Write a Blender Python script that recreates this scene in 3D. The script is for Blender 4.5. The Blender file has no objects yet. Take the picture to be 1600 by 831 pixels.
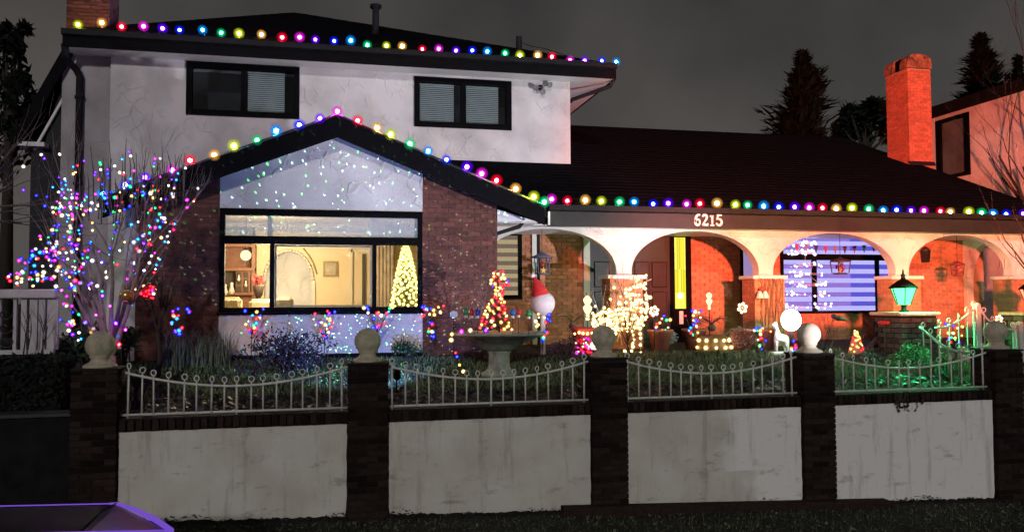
import bpy, bmesh, math, random
from mathutils import Vector, Matrix
R = math.radians
rnd = random.Random(7)
sc = bpy.context.scene
col = sc.collection

# ------------------------------------------------------------------ camera
EYE = Vector((0.0, 0.0, 2.65))
YAW, PITCH, ROLL = R(12.6), R(2.40), R(-0.25)
cam_d = bpy.data.cameras.new('camera'); cam = bpy.data.objects.new('camera', cam_d); col.objects.link(cam)
cam_d.sensor_width = 36.0; cam_d.lens = 28.125; cam_d.clip_end = 2000; cam_d.clip_start = 0.05
CM = (Matrix.Rotation(-YAW, 3, 'Z') @ Matrix.Rotation(R(90) + PITCH, 3, 'X') @ Matrix.Rotation(ROLL, 3, 'Z'))
cam.location = EYE; cam.rotation_euler = CM.to_euler(); sc.camera = cam
# ------------------------------------------------------------------ world: overcast night sky lit by the town
w = bpy.data.worlds.new('World'); sc.world = w; w.use_nodes = True
nt = w.node_tree; nt.nodes.clear()
out = nt.nodes.new('ShaderNodeOutputWorld'); bg = nt.nodes.new('ShaderNodeBackground'); bg2 = nt.nodes.new('ShaderNodeBackground')
sky = nt.nodes.new('ShaderNodeTexSky'); sky.sky_type = 'NISHITA'; sky.sun_disc = False
sky.sun_elevation = R(-6); sky.sun_rotation = R(200)
bg.inputs['Strength'].default_value = 0.05
nt.links.new(sky.outputs[0], bg.inputs[0])
tc = nt.nodes.new('ShaderNodeTexCoord'); nz = nt.nodes.new('ShaderNodeTexNoise'); nz.inputs['Scale'].default_value = 3.0; nz.inputs['Detail'].default_value = 5
rp = nt.nodes.new('ShaderNodeValToRGB')
rp.color_ramp.elements[0].position = 0.3; rp.color_ramp.elements[0].color = (0.026, 0.026, 0.027, 1)
rp.color_ramp.elements[1].position = 0.75; rp.color_ramp.elements[1].color = (0.082, 0.075, 0.070, 1)
nt.links.new(tc.outputs['Generated'], nz.inputs['Vector']); sxyz = nt.nodes.new('ShaderNodeSeparateXYZ'); nt.links.new(tc.outputs['Generated'], sxyz.inputs[0])
gm = nt.nodes.new('ShaderNodeMath'); gm.operation = 'MULTIPLY_ADD'; gm.inputs[1].default_value = -0.75; nt.links.new(sxyz.outputs['Z'], gm.inputs[0])
gn = nt.nodes.new('ShaderNodeMath'); gn.operation = 'MULTIPLY_ADD'; gn.inputs[1].default_value = 0.9; gn.inputs[2].default_value = 0.30; nt.links.new(nz.outputs[0], gn.inputs[0]); nt.links.new(gn.outputs[0], gm.inputs[2]); nt.links.new(gm.outputs[0], rp.inputs[0]); nt.links.new(rp.outputs[0], bg2.inputs[0])
ad = nt.nodes.new('ShaderNodeAddShader'); nt.links.new(bg.outputs[0], ad.inputs[0]); nt.links.new(bg2.outputs[0], ad.inputs[1]); nt.links.new(ad.outputs[0], out.inputs[0])
# ------------------------------------------------------------------ lamps of the street
def lamp(name, kind, loc, aim, colr, power, **k):
    d = bpy.data.lights.new(name, kind); d.color = colr; d.energy = power
    for a, v in k.items(): setattr(d, a, v)
    o = bpy.data.objects.new(name, d); col.objects.link(o); o.location = loc
    if aim is not None: o.rotation_euler = (Vector(aim) - Vector(loc)).to_track_quat('-Z', 'Y').to_euler()
    return o
sun = lamp('sun', 'SUN', (-20, -30, 20), None, (1.0, 0.96, 0.91), 0.85, angle=R(3))
sun.rotation_euler = Vector((0.20, 0.95, -0.30)).to_track_quat('-Z', 'Y').to_euler()
flood_l = lamp('street_flood', 'SPOT', (9.65, 6.0, 1.6), (1.9, 19.3, 6.4), (0.95, 0.90, 1.0), 4900, spot_size=R(45), spot_blend=0.6, shadow_soft_size=0.05)
red_l = lamp('red_street_light', 'SPOT', (5.6, 1.5, 3.9), (13.6, 19.5, 5.0), (1.0, 0.185, 0.10), 34000, spot_size=R(53), spot_blend=0.6, shadow_soft_size=0.25)
def beam_mask(o, lo, hi):
    """added emission mask, no real part: cuts the beam under a given angle"""
    d = o.data; d.use_nodes = True; n = d.node_tree; L = n.links.new; e = n.nodes['Emission']
    t = n.nodes.new('ShaderNodeTexCoord'); sp = n.nodes.new('ShaderNodeSeparateXYZ'); L(t.outputs['Normal'], sp.inputs[0])
    ab = n.nodes.new('ShaderNodeMath'); ab.operation = 'ABSOLUTE'; L(sp.outputs['Z'], ab.inputs[0])
    dv = n.nodes.new('ShaderNodeMath'); dv.operation = 'DIVIDE'; L(sp.outputs['Y'], dv.inputs[0]); L(ab.outputs[0], dv.inputs[1])
    mr = n.nodes.new('ShaderNodeMapRange'); mr.inputs[1].default_value = math.tan(R(lo)); mr.inputs[2].default_value = math.tan(R(hi)); L(dv.outputs[0], mr.inputs[0]); L(mr.outputs[0], e.inputs['Strength'])
beam_mask(red_l, -10.8, -8.8); beam_mask(flood_l, -15.5, -13.0)  # masks added to keep both beams off the garden wall
vs = sc.view_settings; vs.view_transform = 'Standard'; vs.look = 'None'; vs.exposure = 0; vs.gamma = 1; vs.use_curve_mapping = False
sc.render.engine = 'CYCLES'; sc.cycles.use_denoising = True
sc.cycles.max_bounces = 5; sc.cycles.caustics_reflective = False; sc.cycles.caustics_refractive = False; sc.cycles.adaptive_threshold = 0.04; sc.cycles.adaptive_min_samples = 12; sc.cycles.diffuse_bounces = 3; sc.cycles.glossy_bounces = 2; sc.cycles.transparent_max_bounces = 10; sc.cycles.sample_clamp_indirect = 4.0
sc.cycles.use_light_tree = True

# ------------------------------------------------------------------ layout helpers: where a line of sight meets a plane of the place
F = 1250.0
def ray(x, y): return CM @ Vector(((x - 800) / F, (415.5 - y) / F, -1.0))
def at(x, y, Y):
    d = ray(x, y); return EYE + d * ((Y - EYE.y) / d.y)
def atX(x, y, X):
    d = ray(x, y); return EYE + d * ((X - EYE.x) / d.x)
def atZ(x, y, z):
    d = ray(x, y); return EYE + d * ((z - EYE.z) / d.z)

# ------------------------------------------------------------------ materials
MATS = {}
def nodes(name):
    m = bpy.data.materials.new(name); m.use_nodes = True; n = m.node_tree
    return m, n, n.nodes['Principled BSDF'], n.nodes['Material Output']
def pm(name, c, rough=0.6, var=0.2, scale=6.0, bump=0.15, bscale=50.0, metal=0.0, rand=0.0, spec=0.4, dirt=None, dist=0.02, c2=None):
    if name in MATS: return MATS[name]
    m, n, b, o = nodes(name); L = n.links.new; N = n.nodes.new
    g = N('ShaderNodeNewGeometry')
    t = N('ShaderNodeTexNoise'); t.inputs['Scale'].default_value = scale; t.inputs['Detail'].default_value = 6; t.inputs['Roughness'].default_value = 0.65
    L(g.outputs['Position'], t.inputs['Vector'])
    mx = N('ShaderNodeMix'); mx.data_type = 'RGBA'
    lo = c2 if c2 else [v * (1 - var) for v in c]; hi = [min(1, v * (1 + var)) for v in c] if not c2 else c
    mx.inputs[6].default_value = (*lo, 1); mx.inputs[7].default_value = (*hi, 1)
    r_ = N('ShaderNodeMapRange'); r_.inputs[1].default_value = 0.3; r_.inputs[2].default_value = 0.7; L(t.outputs[0], r_.inputs[0]); L(r_.outputs[0], mx.inputs[0])
    cur = mx.outputs[2]
    if rand:
        oi = N('ShaderNodeObjectInfo'); a1 = N('ShaderNodeMath'); a1.operation = 'ADD'; L(oi.outputs['Random'], a1.inputs[0]); L(g.outputs['Random Per Island'], a1.inputs[1])
        fr = N('ShaderNodeMath'); fr.operation = 'FRACT'; L(a1.outputs[0], fr.inputs[0])
        mr = N('ShaderNodeMapRange'); mr.inputs[3].default_value = 1 - rand; mr.inputs[4].default_value = 1 + rand; L(fr.outputs[0], mr.inputs[0])
        hs = N('ShaderNodeHueSaturation'); L(mr.outputs[0], hs.inputs['Value']); L(cur, hs.inputs['Color']); cur = hs.outputs[0]
    if dirt:
        d1 = N('ShaderNodeTexNoise'); d1.inputs['Scale'].default_value = dirt[1]; d1.inputs['Detail'].default_value = 8; d1.inputs['Roughness'].default_value = 0.7
        mp = N('ShaderNodeMapping'); mp.inputs['Scale'].default_value = dirt[4] if len(dirt) > 4 else (1, 1, 0.45); L(g.outputs['Position'], mp.inputs[0]); L(mp.outputs[0], d1.inputs['Vector'])
        dr = N('ShaderNodeMapRange'); dr.inputs[1].default_value = dirt[2]; dr.inputs[2].default_value = dirt[2] + 0.16; L(d1.outputs[0], dr.inputs[0])
        ml = N('ShaderNodeMath'); ml.operation = 'MULTIPLY'; ml.inputs[1].default_value = dirt[3]; L(dr.outputs[0], ml.inputs[0])
        dm = N('ShaderNodeMix'); dm.data_type = 'RGBA'; L(ml.outputs[0], dm.inputs[0]); L(cur, dm.inputs[6]); dm.inputs[7].default_value = (*dirt[0], 1); cur = dm.outputs[2]
    L(cur, b.inputs['Base Color'])
    b.inputs['Roughness'].default_value = rough; b.inputs['Metallic'].default_value = metal; b.inputs['Specular IOR Level'].default_value = spec
    if bump:
        t2 = N('ShaderNodeTexNoise'); t2.inputs['Scale'].default_value = bscale; t2.inputs['Detail'].default_value = 4; L(g.outputs['Position'], t2.inputs['Vector'])
        bp = N('ShaderNodeBump'); bp.inputs['Strength'].default_value = bump; bp.inputs['Distance'].default_value = dist; L(t2.outputs[0], bp.inputs['Height']); L(bp.outputs[0], b.inputs['Normal'])
    MATS[name] = m; return m
def em(name, c, s):
    if name in MATS: return MATS[name]
    m, n, b, o = nodes(name); n.nodes.remove(b)
    e = n.nodes.new('ShaderNodeEmission'); e.inputs[0].default_value = (*c, 1); e.inputs[1].default_value = s
    n.links.new(e.outputs[0], o.inputs[0]); MATS[name] = m; return m
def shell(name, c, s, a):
    """thin coloured bulb halo glass with a lens bloom painted into its emission"""
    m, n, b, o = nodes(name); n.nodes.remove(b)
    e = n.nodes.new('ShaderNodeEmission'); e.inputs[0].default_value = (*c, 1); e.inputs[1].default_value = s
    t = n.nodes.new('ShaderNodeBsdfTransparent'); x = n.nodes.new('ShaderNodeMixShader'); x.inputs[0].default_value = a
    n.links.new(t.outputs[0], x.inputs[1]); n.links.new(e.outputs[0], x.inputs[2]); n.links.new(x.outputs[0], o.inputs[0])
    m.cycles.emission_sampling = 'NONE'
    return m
def glass(name, tint=(1, 1, 1), refl=0.08, rough=0.02, frost=0.0):
    m, n, b, o = nodes(name); n.nodes.remove(b); N = n.nodes.new; L = n.links.new
    t = N('ShaderNodeBsdfTransparent'); t.inputs[0].default_value = (*tint, 1)
    g = N('ShaderNodeBsdfGlossy'); g.inputs['Roughness'].default_value = rough
    x = N('ShaderNodeMixShader'); x.inputs[0].default_value = refl; L(t.outputs[0], x.inputs[1]); L(g.outputs[0], x.inputs[2]); last = x
    if frost:
        d = N('ShaderNodeBsdfDiffuse'); d.inputs[0].default_value = (0.8, 0.82, 0.85, 1)
        y = N('ShaderNodeMixShader'); y.inputs[0].default_value = frost; L(last.outputs[0], y.inputs[1]); L(d.outputs[0], y.inputs[2]); last = y
    L(last.outputs[0], o.inputs[0]); return m
def stucco(name, c, crease=1.0, dirt=0.35):
    """hand-trowelled stucco: short curved trowel ridges over fine grit"""
    m, n, b, o = nodes(name); N = n.nodes.new; L = n.links.new
    g = N('ShaderNodeNewGeometry')
    wn = N('ShaderNodeTexNoise'); wn.inputs['Scale'].default_value = 1.3; wn.inputs['Detail'].default_value = 2; L(g.outputs['Position'], wn.inputs['Vector'])
    va = N('ShaderNodeVectorMath'); va.operation = 'MULTIPLY_ADD'; va.inputs[1].default_value = (0.9, 0.9, 0.9); L(wn.outputs['Color'], va.inputs[0]); L(g.outputs['Position'], va.inputs[2])
    vo = N('ShaderNodeTexVoronoi'); vo.feature = 'DISTANCE_TO_EDGE'; vo.inputs['Scale'].default_value = 2.5; L(va.outputs[0], vo.inputs['Vector'])
    ed = N('ShaderNodeMapRange'); ed.inputs[1].default_value = 0.0; ed.inputs[2].default_value = 0.09; ed.inputs[3].default_value = 1; ed.inputs[4].default_value = 0; L(vo.outputs['Distance'], ed.inputs[0])
    mk = N('ShaderNodeTexNoise'); mk.inputs['Scale'].default_value = 2.6; mk.inputs['Detail'].default_value = 1; L(g.outputs['Position'], mk.inputs['Vector'])
    mr = N('ShaderNodeMapRange'); mr.inputs[1].default_value = 0.50; mr.inputs[2].default_value = 0.60; L(mk.outputs[0], mr.inputs[0])
    ml = N('ShaderNodeMath'); ml.operation = 'MULTIPLY'; L(ed.outputs[0], ml.inputs[0]); L(mr.outputs[0], ml.inputs[1])
    gr = N('ShaderNodeTexNoise'); gr.inputs['Scale'].default_value = 45; gr.inputs['Detail'].default_value = 5; L(g.outputs['Position'], gr.inputs['Vector'])
    gs = N('ShaderNodeMath'); gs.operation = 'MULTIPLY_ADD'; gs.inputs[1].default_value = 0.4; L(gr.outputs[0], gs.inputs[0]); L(ml.outputs[0], gs.inputs[2])
    bp = N('ShaderNodeBump'); bp.inputs['Strength'].default_value = 0.6 * crease; bp.inputs['Distance'].default_value = 0.03; L(gs.outputs[0], bp.inputs['Height']); L(bp.outputs[0], b.inputs['Normal'])
    dn = N('ShaderNodeTexNoise'); dn.inputs['Scale'].default_value = 1.1; dn.inputs['Detail'].default_value = 7; L(g.outputs['Position'], dn.inputs['Vector'])
    mx = N('ShaderNodeMix'); mx.data_type = 'RGBA'; mx.inputs[6].default_value = (*[v * (1 - dirt) for v in c], 1); mx.inputs[7].default_value = (*c, 1)
    dr = N('ShaderNodeMapRange'); dr.inputs[1].default_value = 0.3; dr.inputs[2].default_value = 0.62; L(dn.outputs[0], dr.inputs[0]); L(dr.outputs[0], mx.inputs[0]); L(mx.outputs[2], b.inputs['Base Color'])
    b.inputs['Roughness'].default_value = 0.9; b.inputs['Specular IOR Level'].default_value = 0.2
    return m

M_STUC = stucco('white trowelled stucco', (0.72, 0.70, 0.70))
M_SOFF = pm('white soffit board', (0.7, 0.68, 0.68), 0.6, 0.05, bump=0.05)
M_TRIM = pm('cream trim board', (0.55, 0.5, 0.42), 0.6, 0.1, bump=0.05)
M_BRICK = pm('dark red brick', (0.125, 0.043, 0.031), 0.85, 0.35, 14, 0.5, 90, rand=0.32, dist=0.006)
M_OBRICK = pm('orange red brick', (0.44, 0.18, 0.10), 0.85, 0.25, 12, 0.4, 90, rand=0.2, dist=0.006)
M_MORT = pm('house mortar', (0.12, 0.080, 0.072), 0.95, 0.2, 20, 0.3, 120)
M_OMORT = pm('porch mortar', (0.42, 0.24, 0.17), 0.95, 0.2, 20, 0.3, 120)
M_PBRICK = pm('soot dark brick', (0.020, 0.0125, 0.011), 0.95, 0.4, 16, 0.6, 90, rand=0.6, spec=0.1, dist=0.008)
M_PMORT = pm('dark mortar', (0.011, 0.009, 0.008), 0.95, 0.3, 20, 0.3, 120)
M_ROOF = pm('charcoal asphalt shingle', (0.0062, 0.0062, 0.0085), 0.95, 0.5, 9, 0.4, 70, dist=0.01, spec=0.01)
M_FASC = pm('dark brown fascia paint', (0.007, 0.0065, 0.008), 0.8, 0.2, 5, 0.1, 40, spec=0.04)
M_GUT = pm('dark gutter metal', (0.018, 0.017, 0.020), 0.6, 0.2, 5, 0.05, 40, spec=0.08)
M_BLACK = pm('black window frame', (0.0035, 0.0035, 0.0045), 0.65, 0.2, 5, 0.05, 40, spec=0.04)
M_DOOR = pm('dark brown door', (0.016, 0.010, 0.009), 0.5, 0.35, 9, 0.15, 60)
M_WIRE = pm('black light wire', (0.01, 0.012, 0.01), 0.5, 0.1)
M_BARK = pm('grey bark', (0.12, 0.085, 0.075), 0.9, 0.4, 20, 0.6, 80)
M_DBARK = pm('dark bark', (0.035, 0.026, 0.022), 0.9, 0.4, 20, 0.6, 80)
M_IRON = pm('white painted iron', (0.55, 0.55, 0.52), 0.45, 0.25, 18, 0.15, 90, dirt=((0.16, 0.11, 0.07), 9, 0.56, 0.6, (1, 1, 1)))
M_BALL = pm('cast stone', (0.42, 0.37, 0.28), 0.8, 0.25, 10, 0.35, 60, dirt=((0.10, 0.10, 0.08), 5, 0.55, 0.5))
M_WALLR = None
M_CONC = pm('wet concrete', (0.05, 0.05, 0.05), 0.8, 0.3, 7, 0.3, 50)

# ------------------------------------------------------------------ mesh helper
class MB:
    def __init__(s): s.v = []; s.f = []; s.sm = []
    def add(s, v, f, smooth=False):
        o = len(s.v); s.v += [tuple(p) for p in v]; s.f += [tuple(i + o for i in q) for q in f]; s.sm += [smooth] * len(f); return s
    def box(s, x0, x1, y0, y1, z0, z1):
        v = [(x0, y0, z0), (x1, y0, z0), (x1, y1, z0), (x0, y1, z0), (x0, y0, z1), (x1, y0, z1), (x1, y1, z1), (x0, y1, z1)]
        return s.add(v, [(0, 3, 2, 1), (4, 5, 6, 7), (0, 1, 5, 4), (1, 2, 6, 5), (2, 3, 7, 6), (3, 0, 4, 7)])
    def bbox(s, x0, x1, y0, y1, z0, z1, b=0.008):
        """box with chamfered edges"""
        bm = bmesh.new(); bmesh.ops.create_cube(bm, size=1)
        for q in bm.verts: q.co = Vector(((x0 + x1) / 2 + q.co.x * (x1 - x0), (y0 + y1) / 2 + q.co.y * (y1 - y0), (z0 + z1) / 2 + q.co.z * (z1 - z0)))
        bmesh.ops.bevel(bm, geom=bm.edges[:], offset=b, segments=1, affect='EDGES')
        return s.bm(bm)
    def bm(s, bm, smooth=False):
        bm.verts.index_update(); s.add([q.co.copy() for q in bm.verts], [[q.index for q in f.verts] for f in bm.faces], smooth); bm.free(); return s
    def tube(s, pts, r, n=6, cap=True):
        pts = [Vector(p) for p in pts]; rr = r if isinstance(r, (list, tuple)) else [r] * len(pts)
        v = []; f = []; up = None
        for i, p in enumerate(pts):
            d = (pts[min(i + 1, len(pts) - 1)] - pts[max(i - 1, 0)])
            if d.length < 1e-9: d = Vector((0, 0, 1))
            d.normalize()
            if up is None: up = d.orthogonal().normalized()
            a = (up - d * up.dot(d)); a = a.normalized() if a.length > 1e-6 else d.orthogonal().normalized(); up = a; b = d.cross(a)
            for k in range(n):
                t = 2 * math.pi * k / n; v.append(p + (a * math.cos(t) + b * math.sin(t)) * rr[i])
        for i in range(len(pts) - 1):
            for k in range(n): f.append((i * n + k, i * n + (k + 1) % n, (i + 1) * n + (k + 1) % n, (i + 1) * n + k))
        if cap: f.append(tuple(range(n - 1, -1, -1))); f.append(tuple((len(pts) - 1) * n + k for k in range(n)))
        return s.add(v, f, n > 4)
    def lathe(s, prof, c=(0, 0, 0), n=20, axis=None):
        c = Vector(c); v = []; f = []; q = axis.to_track_quat('Z', 'Y') if axis is not None else None
        for (r, z) in prof:
            for k in range(n):
                t = 2 * math.pi * k / n; p = Vector((r * math.cos(t), r * math.sin(t), z))
                v.append(c + (q @ p if q else p))
        for i in range(len(prof) - 1):
            for k in range(n): f.append((i * n + k, i * n + (k + 1) % n, (i + 1) * n + (k + 1) % n, (i + 1) * n + k))
        if prof[0][0] > 1e-4: f.append(tuple(range(n - 1, -1, -1)))
        if prof[-1][0] > 1e-4: f.append(tuple((len(prof) - 1) * n + k for k in range(n)))
        return s.add(v, f, True)
    def ball(s, c, r, sub=2, sc=(1, 1, 1)):
        bm = bmesh.new(); bmesh.ops.create_icosphere(bm, subdivisions=sub, radius=r)
        for q in bm.verts: q.co = Vector((q.co.x * sc[0], q.co.y * sc[1], q.co.z * sc[2])) + Vector(c)
        return s.bm(bm, True)
    def prism(s, poly, y0, y1):
        """polygon of (x, z) extruded along y"""
        n = len(poly); v = [(p[0], y0, p[1]) for p in poly] + [(p[0], y1, p[1]) for p in poly]
        f = [tuple(range(n)), tuple(range(2 * n - 1, n - 1, -1))] + [((i + 1) % n, i, n + i, n + (i + 1) % n) for i in range(n)]
        return s.add(v, f)
    def prismX(s, poly, x0, x1):
        n = len(poly); v = [(x0, p[0], p[1]) for p in poly] + [(x1, p[0], p[1]) for p in poly]
        f = [tuple(range(n - 1, -1, -1)), tuple(range(n, 2 * n))] + [(i, (i + 1) % n, n + (i + 1) % n, n + i) for i in range(n)]
        return s.add(v, f)
    def slab(s, pts, t):
        """quad sheet given thickness t downwards"""
        v = [Vector(p) for p in pts]; lo = [p - Vector((0, 0, t)) for p in v]; n = len(v)
        return s.add(v + lo, [tuple(range(n)), tuple(range(2 * n - 1, n - 1, -1))] + [((i + 1) % n, i, n + i, n + (i + 1) % n) for i in range(n)])
    def mesh(s, name, mat):
        me = bpy.data.meshes.new(name); me.from_pydata(s.v, [], s.f); me.polygons.foreach_set('use_smooth', s.sm); me.materials.append(mat); me.update(); return me
    def build(s, name, mat, parent=None):
        return place(name, s.mesh(name, mat), parent)
def place(name, me, parent=None, loc=None, rot=None, scale=None):
    o = bpy.data.objects.new(name, me); col.objects.link(o)
    if parent: o.parent = parent
    if loc is not None: o.location = loc
    if rot is not None: o.rotation_euler = rot
    if scale is not None: o.scale = scale
    return o
def tag(o, label=None, cat=None, group=None, kind=None):
    if label: o['label'] = label
    if cat: o['category'] = cat
    if group: o['group'] = group
    if kind: o['kind'] = kind
    return o
def thing(name, label, cat, group=None, loc=(0, 0, 0), rz=0):
    o = bpy.data.objects.new(name, None); col.objects.link(o); o.location = loc; o.rotation_euler = (0, 0, rz); o.empty_display_size = 0.1
    return tag(o, label, cat, group)
def fixn(o):
    bm = bmesh.new(); bm.from_mesh(o.data); bmesh.ops.recalc_face_normals(bm, faces=bm.faces); bm.to_mesh(o.data); bm.free(); return o

# ------------------------------------------------------------------ bricks
BRICK_CACHE = {}
def brick_mesh(l, d, h, mat):
    k = (round(l, 3), round(d, 3), round(h, 3), mat.name)
    if k not in BRICK_CACHE: BRICK_CACHE[k] = MB().bbox(-l / 2, l / 2, 0, d, 0, h, 0.006).mesh('brick', mat)
    return BRICK_CACHE[k]
def brick_cells(x0, x1, z0, z1, l=0.235, h=0.072, j=0.011, holes=(), top=None):
    """running bond over a rectangle: (x, z, length, height) of each brick, clear of the holes and below top(x)"""
    out = []; c = 0; z = z0
    while z + h * 0.6 < z1:
        hh = min(h, z1 - z); x = x0 - (0 if c % 2 == 0 else (l + j) / 2)
        while x < x1 - 0.01:
            a, b = max(x, x0), min(x + l, x1)
            segs = [(a, b)]
            for (hx0, hx1, hz0, hz1) in holes:
                if z + hh > hz0 and z < hz1:
                    ns = []
                    for (p, q) in segs:
                        if q <= hx0 or p >= hx1: ns.append((p, q)); continue
                        if p < hx0: ns.append((p, hx0))
                        if q > hx1: ns.append((hx1, q))
                    segs = ns
            for (p, q) in segs:
                if q - p > 0.03 and (top is None or z + hh < top((p + q) / 2)): out.append((p, z, q - p, hh))
            x += l + j
        z += h + j; c += 1
    return out
def bricks_as_parts(cells, y, d, mat, parent, proud=0.0):
    for (x, z, l, h) in cells:
        lq = round(l / 0.01) * 0.01 if l < 0.23 else 0.235
        place('brick', brick_mesh(max(lq, 0.03), d, h, mat), parent, (x + l / 2, y - proud - rnd.uniform(0, 0.004), z), (0, 0, rnd.uniform(-0.008, 0.008)))
def bricks_joined(cells, y, d, mat, parent, name='brick_field'):
    m = MB()
    for (x, z, l, h) in cells:
        e = rnd.uniform(0, 0.004); m.box(x, x + l, y - e, y + d, z, z + h)
    o = m.build(name, mat, parent); o['kind'] = 'stuff'; return o

# ------------------------------------------------------------------ ground
def zg(X): return -0.10 - 0.034 * (X + 2.9)
YF = 10.9                       # front face of the garden wall
m = MB()
xs = [-120, -40, -12, -3, 0, 3, 6, 9, 12, 20, 50, 120]
for a, b in zip(xs[:-1], xs[1:]):
    za = zg(max(-14, min(22, a))); zb = zg(max(-14, min(22, b)))
    m.add([(a, -60, za - 0.7), (b, -60, zb - 0.7), (b, 7.6, zb - 0.35), (a, 7.6, za - 0.35), (a, 7.9, za - 0.2), (b, 7.9, zb - 0.2), (b, 11.25, zb), (a, 11.25, za)], [(0, 1, 2, 3), (3, 2, 5, 4), (4, 5, 6, 7)])
tag(m.build('verge', pm('wet black soil', (0.018, 0.018, 0.015), 0.9, 0.6, 3, 0.8, 30, dist=0.05)), 'dark wet verge in front of the garden wall', kind='structure')
# garden inside the wall: bed rising to the lawn, level behind
def zl(Y):
    if Y < 12.0: return 1.12 + (Y - 11.1) * 0.12
    return min(1.62, 1.228 + (Y - 12.0) * 0.16)
m = MB(); ys = [11.1, 11.4, 11.7, 12.0, 12.5, 13, 13.5, 14, 14.5, 16, 20, 40, 400]
X0, X1 = -3.1, 200
gx = [-200, -30, -3.1, -1, 1, 3, 5, 7, 9, 11, 13, 40, 200]
for a, b in zip(gx[:-1], gx[1:]):
    for c, d in zip(ys[:-1], ys[1:]):
        m.add([(a, c, zl(c)), (b, c, zl(c)), (b, d, zl(d)), (a, d, zl(d))], [(0, 1, 2, 3)])
tag(m.build('garden_ground', pm('dark garden soil', (0.022, 0.018, 0.014), 0.95, 0.5, 6, 0.7, 40, dist=0.05)), 'dark garden ground behind the wall', kind='structure')

# ------------------------------------------------------------------ garden wall, brick pillars, iron railings
def render_mat():
    """painted render, patched in a newer white on one side, with scuffs and rising damp"""
    m, n, b, o = nodes('painted wall render'); N = n.nodes.new; L = n.links.new
    g = N('ShaderNodeNewGeometry')
    a = N('ShaderNodeTexNoise'); a.inputs['Scale'].default_value = 1.6; a.inputs['Detail'].default_value = 8; a.inputs['Roughness'].default_value = 0.6; L(g.outputs['Position'], a.inputs['Vector'])
    r1 = N('ShaderNodeMapRange'); r1.inputs[1].default_value = 0.32; r1.inputs[2].default_value = 0.68; L(a.outputs[0], r1.inputs[0])
    mx = N('ShaderNodeMix'); mx.data_type = 'RGBA'; mx.inputs[6].default_value = (0.50, 0.475, 0.43, 1); mx.inputs[7].default_value = (0.62, 0.60, 0.57, 1); L(r1.outputs[0], mx.inputs[0])
    # newer, brighter paint to the right of the third panel's seam (a ragged stepped edge)
    sx = N('ShaderNodeSeparateXYZ'); L(g.outputs['Position'], sx.inputs[0])
    st = N('ShaderNodeMath'); st.operation = 'LESS_THAN'; st.inputs[1].default_value = 0.12; L(sx.outputs['Z'], st.inputs[0])
    sm_ = N('ShaderNodeMath'); sm_.operation = 'MULTIPLY_ADD'; sm_.inputs[1].default_value = -0.35; L(st.outputs[0], sm_.inputs[0]); L(sx.outputs['X'], sm_.inputs[2])
    ns = N('ShaderNodeTexNoise'); ns.inputs['Scale'].default_value = 5; ns.inputs['Detail'].default_value = 5; L(g.outputs['Position'], ns.inputs['Vector'])
    na = N('ShaderNodeMath'); na.operation = 'MULTIPLY_ADD'; na.inputs[1].default_value = 0.5; L(ns.outputs[0], na.inputs[0]); L(sm_.outputs[0], na.inputs[2])
    ed = N('ShaderNodeMapRange'); ed.inputs[1].default_value = PATCH_X + 0.16; ed.inputs[2].default_value = PATCH_X + 0.42; L(na.outputs[0], ed.inputs[0])
    m2 = N('ShaderNodeMix'); m2.data_type = 'RGBA'; L(ed.outputs[0], m2.inputs[0]); L(mx.outputs[2], m2.inputs[6]); m2.inputs[7].default_value = (0.76, 0.74, 0.75, 1)
    # scuffs: stretched noise, thresholded
    cur = m2.outputs[2]
    for (scl, thr, am, cc, sv) in ((2.4, 0.565, 0.45, (0.16, 0.14, 0.11), (0.9, 1, 2.4)), (5.0, 0.645, 0.85, (0.05, 0.045, 0.04), (0.6, 1, 1.8)), (2.4, 0.54, 0.30, (0.19, 0.15, 0.11), (2.4, 1, 0.28))):
        mp = N('ShaderNodeMapping'); mp.inputs['Scale'].default_value = sv; L(g.outputs['Position'], mp.inputs[0])
        d = N('ShaderNodeTexNoise'); d.inputs['Scale'].default_value = scl; d.inputs['Detail'].default_value = 9; d.inputs['Roughness'].default_value = 0.75; L(mp.outputs[0], d.inputs['Vector'])
        r = N('ShaderNodeMapRange'); r.inputs[1].default_value = thr; r.inputs[2].default_value = thr + 0.08; L(d.outputs[0], r.inputs[0])
        q = N('ShaderNodeMath'); q.operation = 'MULTIPLY'; q.inputs[1].default_value = am; L(r.outputs[0], q.inputs[0])
        x = N('ShaderNodeMix'); x.data_type = 'RGBA'; L(q.outputs[0], x.inputs[0]); L(cur, x.inputs[6]); x.inputs[7].default_value = (*cc, 1); cur = x.outputs[2]
    L(cur, b.inputs['Base Color']); b.inputs['Roughness'].default_value = 0.85; b.inputs['Specular IOR Level'].default_value = 0.2
    t2 = N('ShaderNodeTexNoise'); t2.inputs['Scale'].default_value = 9; t2.inputs['Detail'].default_value = 9; L(g.outputs['Position'], t2.inputs['Vector'])
    bp = N('ShaderNodeBump'); bp.inputs['Strength'].default_value = 0.35; bp.inputs['Distance'].default_value = 0.03; L(t2.outputs[0], bp.inputs['Height']); L(bp.outputs[0], b.inputs['Normal'])
    return m
PATCH_X = at(1135, 700, YF).x
M_WALLR = render_mat()
PX = [at(x, 600, YF).x for x in (150, 575, 950, 1275, 1571)]
PW, PTOP = 0.53, 1.79
ORD = ['leftmost', 'second from the left', 'middle', 'second from the right', 'rightmost']
PLAB = ['leftmost brick pillar with ball finial, beside the dark hedge', 'second brick pillar from the left, in front of the picture window',
        'middle brick pillar, in front of the lit wire deer', 'fourth brick pillar from the left, beside the white globe lamp', 'rightmost brick pillar with ball finial, by the gate']
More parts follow.
